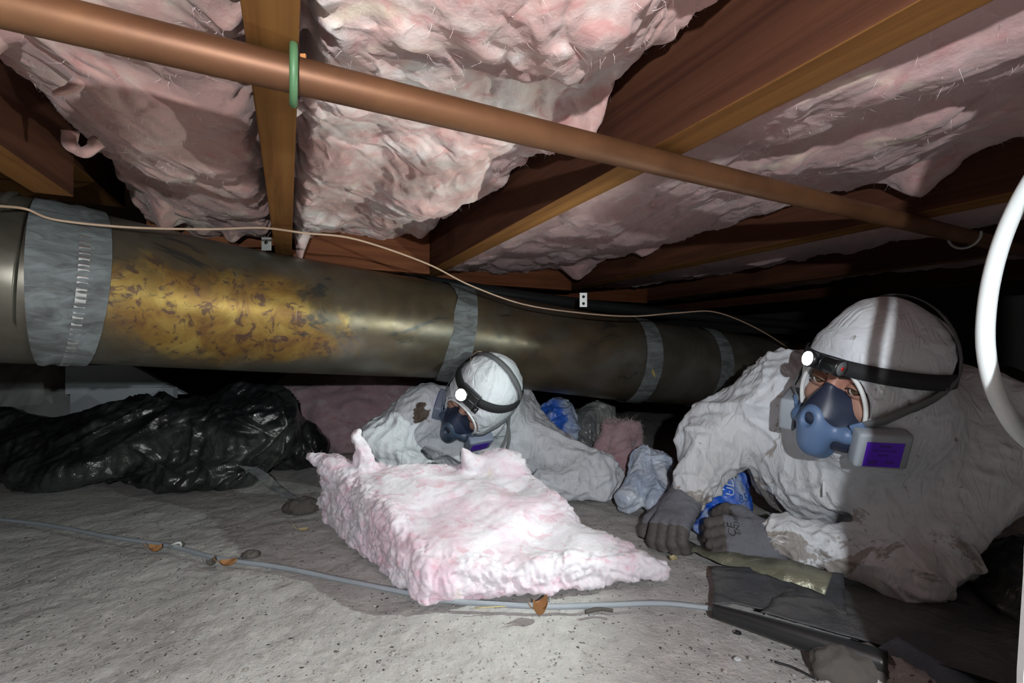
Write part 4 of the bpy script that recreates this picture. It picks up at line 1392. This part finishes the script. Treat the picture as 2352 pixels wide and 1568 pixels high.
def respirator(G, M, O, label, mats, strap_pts, crown_pts, extra=None):
    house, cart = mats
    b = tuple(G(np.array([0, .10, -.06])))
    root = empty('respirator', b, label, 'respirator')
    def face(q):
        d = ell(q, (0, .072, -.060), (.047, .052, .058))
        d = smin(d, cap(q, (0, .098, -.002), (0, .108, -.050), .010, .030), .016)
        d = smin(d, cap(q, (-.030, .085, -.085), (.030, .085, -.085), .030, .030), .02)
        return np.maximum(d, .045 - q[:, 1])
    V, Q = surface(face, (-.075, .03, -.13), (.075, .15, .035), .0026)
    V = relax(V, Q, 2)
    put('facepiece', G(V), Q, M_RUBBER, parent=root)
    def hou(q):
        d = ell(q, (0, .124, -.074), (.028, .022, .045))
        d = smin(d, cap(q, (-.044, .102, -.074), (.044, .102, -.074), .016, .016), .022)
        d = smin(d, cap(q, (0, .116, -.108), (0, .100, -.118), .022, .022), .02)
        hole = ell(q, (.0, .144, -.054), (.0105, .013, .014))
        return smax(d, -hole, .004)
    V, Q = surface(hou, (-.07, .06, -.15), (.07, .16, .0), .0024)
    V = relax(V, Q, 2)
    h = put('front_housing', G(V), Q, house, parent=root)
    Vv, Fv = tube(np.array([[0, .120, -.055], [0, .1365, -.054]]), .0105, 20)
    put('valve_opening', G(Vv), Fv, M_RUBBER, parent=h)
    for s in (-1, 1):
        n_ = np.array([s * .86, .50, -.05]); n_ /= np.linalg.norm(n_)
        x = np.array([-s * .50, .86, 0]); x -= n_ * (x @ n_); x /= np.linalg.norm(x)
        z = np.cross(n_, x)
        B_ = np.stack([x, n_, z], 1)
        c = np.array([s * .083, .080, -.082])
        V, F = box((-.038, -.014, -.032), (.038, .014, .032), .006)
        cr = put('cartridge', G(V @ B_.T + c), F, cart, parent=root)
        V, F = box((-.033, -.018, -.027), (.033, -.0138, .027), .003)
        put('cartridge_back', G(V @ B_.T + c), F, M_RUBBER, parent=cr)
        V, F = tube(np.array([[s * .046, .096, -.072], [s * .072, .083, -.078]]), .017, 20)
        put('connector', G(V), F, M_HOUSING_D, parent=root)
        # violet label on the outer face
        V, F = box((-.026, .0140, -.027), (.026, .0146, .018), .0)
        # x runs forward on the face; keep the print upright
        lb = put('filter_label', G(V @ B_.T + c), F, M_PURPLE, parent=cr, smooth=False)
        sx = -s
        for (tx, tz, ss, body) in ((.0, .011, .0080, 'P100'), (.0, .003, .0052, 'PARTICULATE'), (.0, -.005, .0052, 'FILTER'), (-.013 * 1, -.019, .0095, '3M'), (.011, -.018, .0070, '7093')):
            TV, TF = text_mesh(body, ss)
            Vt = np.stack([sx * (TV[:, 0] + tx), np.full(len(TV), .0149), TV[:, 1] + tz], 1)
            put('label_lettering', G(Vt @ B_.T + c), TF, M_PRINTK, parent=cr, smooth=False)
    # straps
    for s in (-1, 1):
        pts = [(s * p[0], p[1], p[2]) for p in strap_pts]
        ds = spline(pts, 10)
        P = np.array([hood_hit(d, off=.006) for d in ds])
        st = np.array([s * .058, .100, -.052])
        P = np.concatenate([[st, st * .5 + P[0] * .5 + np.array([s * .006, .006, 0])], P])
        N = np.array([hood_nor(p) for p in P])
        V, F = ribbon(G(P), N @ M.T, .013, .0014)
        put('strap', V, F, M_GREYBAND, parent=root)
        V, F = box((-.010, -.003, -.008), (.010, .003, .008), .002)
        a = P[1] - P[0]; a /= np.linalg.norm(a); nn = N[0]; zz = np.cross(a, nn)
        put('strap_clip', G(V @ np.stack([a, nn, zz], 1).T + P[0] + nn * .002), F, house, parent=root)
    local_strap(G, M, crown_pts, .017, .0015, M_GREYBAND, 'crown_strap', root, off=.006)
    return root

def hand(name, O, xdir, ydir, curl, parent, spread=1.0, scale=1.0, thumb=(.35, .8), label=None):
    """gloved hand: palm plus five separate bent fingers. x across towards the thumb, y to the fingers, z = back of the hand"""
    y = np.asarray(ydir, float); y /= np.linalg.norm(y)
    x = np.asarray(xdir, float); x -= y * (x @ y); x /= np.linalg.norm(x)
    z = np.cross(x, y)
    B_ = np.stack([x, y, z], 1)
    chains = []
    for k, (fx, ln) in enumerate(((.032, .072), (.011, .080), (-.011, .075), (-.031, .060))):
        p = np.array([fx, .046, .002]); a = 0.0
        pts = [p]
        dirx = fx * .5 * spread
        for seg, (l, c) in enumerate(((ln * .46, curl[0]), (ln * .30, curl[1]), (ln * .24, curl[2]))):
            a += c * (1 + .08 * k)
            p = p + l * np.array([math.sin(dirx) * math.cos(a), math.cos(a), -math.sin(a)])
            pts.append(p)
        chains.append((pts, (.0118, .0112, .0102, .0090)))
    t0 = np.array([.036, -.012, -.006])
    t1 = t0 + .040 * np.array([.75, .62, -.25]); t2 = t1 + .030 * np.array([.35, .85, -thumb[0]]); t3 = t2 + .024 * np.array([-.05, .75, -thumb[1]])
    chains.append(([t0, t1, t2, t3], (.016, .0135, .0125, .0105)))
    def f(q):
        d = rbox(q, (0, .004, 0), (.042, .046, .017), .016)
        d = smin(d, cap(q, (0, -.03, 0), (0, -.075, 0), .032, .036), .02)
        for pts, rad in chains:
            x_ = None
            for i in range(3):
                c = cap(q, pts[i], pts[i + 1], rad[i], rad[i + 1])
                x_ = c if x_ is None else smin(x_, c, .004)
            d = smin(d, x_, .006)
        return d
    V, Q = surface(f, (-.085, -.10, -.11), (.11, .15, .05), .0028)
    V = relax(V, Q, 1)
    V = V + normals(V, Q) * (.0011 * ridged(V * 55, 2, 7) + .0014 * ridged(V * np.array([30, 90, 30.]), 2, 9))[:, None]
    Vw = (V * scale) @ B_.T + np.asarray(O)
    Vw[:, 2] = np.maximum(Vw[:, 2], .003)
    g = put(name, Vw, Q, [M_GLOVE, M_GLOVE_D], parent=parent)
    mi = np.zeros(len(Q), np.int32)
    cen = V[Q].mean(1)
    mi[(cen[:, 1] > .052) | (cen[:, 2] < -.010)] = 1
    g.data.polygons.foreach_set('material_index', mi)
    cf = np.stack([np.zeros(4), np.linspace(-.060, -.085, 4), np.zeros(4)], 1) * scale
    Vc, Fc = tube(cf @ B_.T + np.asarray(O), .0375 * scale, 28)
    put('cuff', Vc, Fc, M_GLOVE, parent=g)
    if label: g['label'] = label
    return g, B_

# ---- the worker on the right, looking at the camera
M_R = head_frame((-.95, -.27, -.15), (.25, -.93, -.28))
O_R = np.array([.6008, .759, .3738])
LOOK = np.array([-.45, -.88, .10])
prims_R = [
    ((.675, .97, .180), (.80, 1.20, .18), .143, .155, .08),          # chest
    ((.80, 1.20, .17), (.96, 1.38, .14), .155, .135, .08),           # waist, hips
    ((.660, .82, .30), (.69, .96, .235), .100, .125, .08),          # neck
    ((.600, 1.00, .325), (.70, .98, .27), .085, .11, .07),          # right shoulder
    ((.600, 1.00, .325), tuple(px(1640, 1000, 1.06)), .085, .068, .05),
    (tuple(px(1640, 1000, 1.06)), tuple(px(1592, 1140, 1.00)), .066, .046, .04),
    ((.84, .86, .255), (.72, .95, .25), .112, .13, .08),            # left shoulder, back
    ((.84, .86, .255), (.92, 1.20, .20), .12, .13, .08),
    ((.835, .82, .235), tuple(px(2070, 1312, .76)), .098, .066, .03),
    (tuple(px(2070, 1312, .76)), tuple(px(1790, 1232, .865)), .066, .046, .014),
    ((.96, 1.38, .13), (1.28, 1.34, .095), .12, .09, .06),           # legs
    ((1.28, 1.34, .095), (1.62, 1.25, .07), .09, .065, .06),
]
per_R, cov_R, body_R, G_R, L_R = make_person('person in a muddy white coverall propped on elbows at the right, looking at the camera', O_R, M_R, prims_R, (.28, .50, -.012), (1.72, 1.60, .55), .0062, M_SUIT_R, 5, S=.93)
res_R = respirator(G_R, M_R, O_R, 'slate-blue half-face respirator with a violet filter label, worn by the right worker', (M_HOUSING, M_CART),
                   [(.75, .45, -.28), (.85, .05, -.14), (.75, -.45, .02), (.30, -.95, .06), (0, -1, .06)], [(.9, -.42, -.02), (.75, -.40, .55), (.35, -.36, .95), (-.2, -.34, 1.0), (-.75, -.38, .5), (-.9, -.42, -.02)])
def headlamp(G, M, label, kind, band_tilt, aim, energy, cone=150, blend=.9):
    b = tuple(G(np.array([0, .12, .08])))
    root = empty('headlamp', b, label, 'headlamp')
    an = np.linspace(0, 2 * math.pi, 72)
    ds = np.stack([np.sin(an), np.cos(an), band_tilt[0] + band_tilt[1] * np.cos(an)], 1)
    P = np.array([hood_hit(d, off=.005) for d in ds])
    N = np.array([hood_nor(p) for p in P])
    V, F = ribbon(G(P), N @ M.T, .024, .002)
    put('headband', V, F, M_BAND, parent=root)
    c = P[0]; n = N[0]
    lx = np.array([1.0, 0, 0]); lz = np.cross(lx, n)
    B_ = np.stack([lx, n, lz], 1)
    def T(V): return G(np.asarray(V) @ B_.T + c)
    if kind == 'tube':
        put('bracket', *(lambda VF: (T(VF[0]), VF[1]))(box((-.016, .000, -.012), (.030, .010, .014), .003)), M_LAMPBODY, parent=root)
        path = np.array([[-.016, .019, 0], [-.010, .019, 0], [-.009, .019, 0], [.012, .019, 0], [.013, .019, 0], [.030, .019, 0], [.031, .019, 0], [.036, .019, 0]])
        V, F = tube(path, [.0125, .0135, .0125, .0125, .0135, .0135, .0145, .0140], 28)
        bd = put('lamp_body', T(V), F, M_LAMPBODY, parent=root)
        for k in range(4):
            V, F = tube(np.array([[-.006 + .004 * k, .019, 0], [-.0045 + .004 * k, .019, 0]]), .0138, 24)
            put('cooling_fin', T(V), F, M_LAMPBODY, parent=bd)
        V, F = tube(np.array([[.036, .019, 0], [.0372, .019, 0]]), .0115, 24)
        cp = put('tail_cap', T(V), F, M_GREYBAND, parent=bd)
        V, F = box((.0372, .0155, -.003), (.0378, .0215, .003), 0)
        put('red_mark', T(V), F, M_RED, parent=bd)
        lc = np.array([-.006, .026, .002])
        ax = np.array([-.35, 1.0, .0]); ax /= np.linalg.norm(ax)
    else:
        put('lamp_body', *(lambda VF: (T(VF[0]), VF[1]))(box((-.032, .000, -.020), (.034, .024, .022), .005)), M_LAMPBODY, parent=root)
        put('hinge', *(lambda VF: (T(VF[0]), VF[1]))(tube(np.array([[.030, .008, -.018], [.045, .004, -.018]]), .009, 16)), M_LAMPBODY, parent=root)
        V, F = box((.012, .0238, -.002), (.030, .0250, .001), .0004)
        put('switch', T(V), F, M_GREYBAND, parent=root)
        lc = np.array([-.010, .020, -.002])
        ax = np.array([-.10, 1.0, .0]); ax /= np.linalg.norm(ax)
    ls = 1.0 if kind == 'tube' else 1.35
    V, F = tube(np.array([lc, lc + ax * .012]), [.0125 * ls, .0140 * ls], 28)
    ho = put('lens_ring', T(V), F, M_LAMPBODY, parent=root)
    V, F = tube(np.array([lc + ax * .0118, lc + ax * .0150, lc + ax * .0165]), [.0120 * ls, .0115 * ls, .0085 * ls], 24)
    put('lens', T(V), F, M_LENS, parent=ho)
    p = T(np.array([lc + ax * .024]))[0]
    tgt = p + np.asarray(aim)
    lamp('headlamp_beam', 'SPOT', W(*p), energy, (.88, 1.0, .94), .006, W(*tgt), math.radians(cone), blend)
    return root
headlamp(G_R, M_R, 'lit black tube-shaped headlamp on the right worker\'s hood', 'tube', (.01, .17), (-1.0, .08, -.10), 14.0, 112, .7)
g1, B1 = hand('glove', px(1556, 1188, .985) + np.array([0, 0, .012]), (-.55, .80, -.1), (-.55, -.62, -.40), (.45, .75, .55), per_R, label='dirty grey glove resting on the soil')
g2, B2 = hand('glove', px(1732, 1240, .885) + np.array([0, 0, .0]), (.12, .66, .58), (-.95, .28, .02), (.55, .85, .6), per_R, label='grey glove with black print')
print_on(g2, 'CE', px(1692, 1226, .86), (.12, .1, 1.0), (-1.0, .2, .1), .018, M_PRINTK, per_R, 'glove_lettering')
print_on(g2, 'EN388', px(1706, 1214, .86), (.12, .1, 1.0), (-1.0, .2, .1), .012, M_PRINTK, per_R, 'glove_lettering')
# zip pull and hood toggle
zc = px(1893, 1122, .80)
V, F = box((-.003, -.0015, -.020), (.003, .0015, .020), .001)
def snap_front(o, p, off=.003):
    t = bvh_of(o)
    e = np.array([0, 0, CAMZ]); d = np.asarray(p) - e; d /= np.linalg.norm(d)
    h = t.ray_cast(Vector(e), Vector(d), 5.0)
    return (np.array(h[0]) - d * off) if h[0] is not None else np.asarray(p)
V, F = box((-.003, -.0015, -.018), (.003, .0015, .018), .001)
put('zip_pull', V + snap_front(cov_R, px(1893, 1118, .8)), F, M_ZIP, parent=cov_R)

# ---- the worker at the middle, head bowed
M_L = head_frame((-.62, -.62, -.48), (.732, -.228, -.65))
O_L = np.array([-.080, 1.265, .292])
LOOK = None
prims_L = [
    ((-.04, 1.48, .135), (-.03, 1.75, .12), .130, .125, .08),
    ((-.03, 1.75, .12), (-.05, 2.00, .11), .125, .12, .08),
    ((-.045, 1.38, .225), (-.04, 1.48, .16), .090, .125, .07),
    (tuple(px(975, 945, 1.38)), (-.10, 1.48, .18), .080, .115, .07),
    (tuple(px(975, 945, 1.38)), tuple(px(868, 1020, 1.30)), .080, .064, .05),
    (tuple(px(868, 1025, 1.30)), tuple(px(975, 1085, 1.245)), .064, .048, .04),
    ((-.20, 1.44, .10), (.10, 1.42, .09), .09, .09, .06),
    (tuple(px(1232, 1018, 1.39)), (.0, 1.46, .16), .070, .11, .06),
    (tuple(px(1232, 1018, 1.39)), tuple(px(1380, 1104, 1.29)), .070, .064, .045),
    (tuple(px(1380, 1104, 1.29)), tuple(px(1250, 1115, 1.245)), .060, .045, .04),
    ((-.11, 2.0, .10), (-.22, 2.6, .08), .10, .075, .05),
    ((.02, 2.0, .10), (.06, 2.6, .08), .10, .075, .05),
]
per_L, cov_L, body_L, G_L, L_L = make_person('person in a white coverall lying behind the pink slab, head bowed', O_L, M_L, prims_L, (-.58, 1.02, -.012), (.42, 2.72, .50), .0068, M_SUIT_L, 25, True, S=.93)
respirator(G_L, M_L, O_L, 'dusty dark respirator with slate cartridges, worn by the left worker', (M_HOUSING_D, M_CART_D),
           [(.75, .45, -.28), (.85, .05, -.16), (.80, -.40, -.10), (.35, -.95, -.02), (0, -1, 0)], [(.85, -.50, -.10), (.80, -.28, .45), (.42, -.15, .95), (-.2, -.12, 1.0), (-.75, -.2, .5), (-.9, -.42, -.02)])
headlamp(G_L, M_L, 'lit black box-shaped headlamp on the left worker\'s hood', 'box', (.34, .36), (-.62, -.55, -.25), 0.9)
hand('glove', px(1035, 1105, 1.225) + np.array([0, .0, .0]), (.1, .9, .1), (.9, -.35, -.15), (.4, .6, .5), per_L, label='grey glove hidden behind the slab')
hand('glove', px(1165, 1135, 1.235) + np.array([0, .02, .0]), (.1, .9, .1), (-.95, -.25, -.1), (.4, .6, .5), per_L, label='grey glove behind the slab')
for k, (a, b_) in enumerate((((1170, 955), (1142, 1048)), ((1164, 958), (1160, 1050)))):
    P = spline([px(a[0], a[1], 1.27), px((a[0] + b_[0]) / 2 + 8, (a[1] + b_[1]) / 2, 1.235), px(b_[0], b_[1], 1.225)], 8)
    V, F = ribbon(P, np.tile(np.array([[0, -1.0, 0]]), (len(P), 1)), .008, .0012)
    put('loose_strap', V, F, M_GREYBAND, parent=per_L)
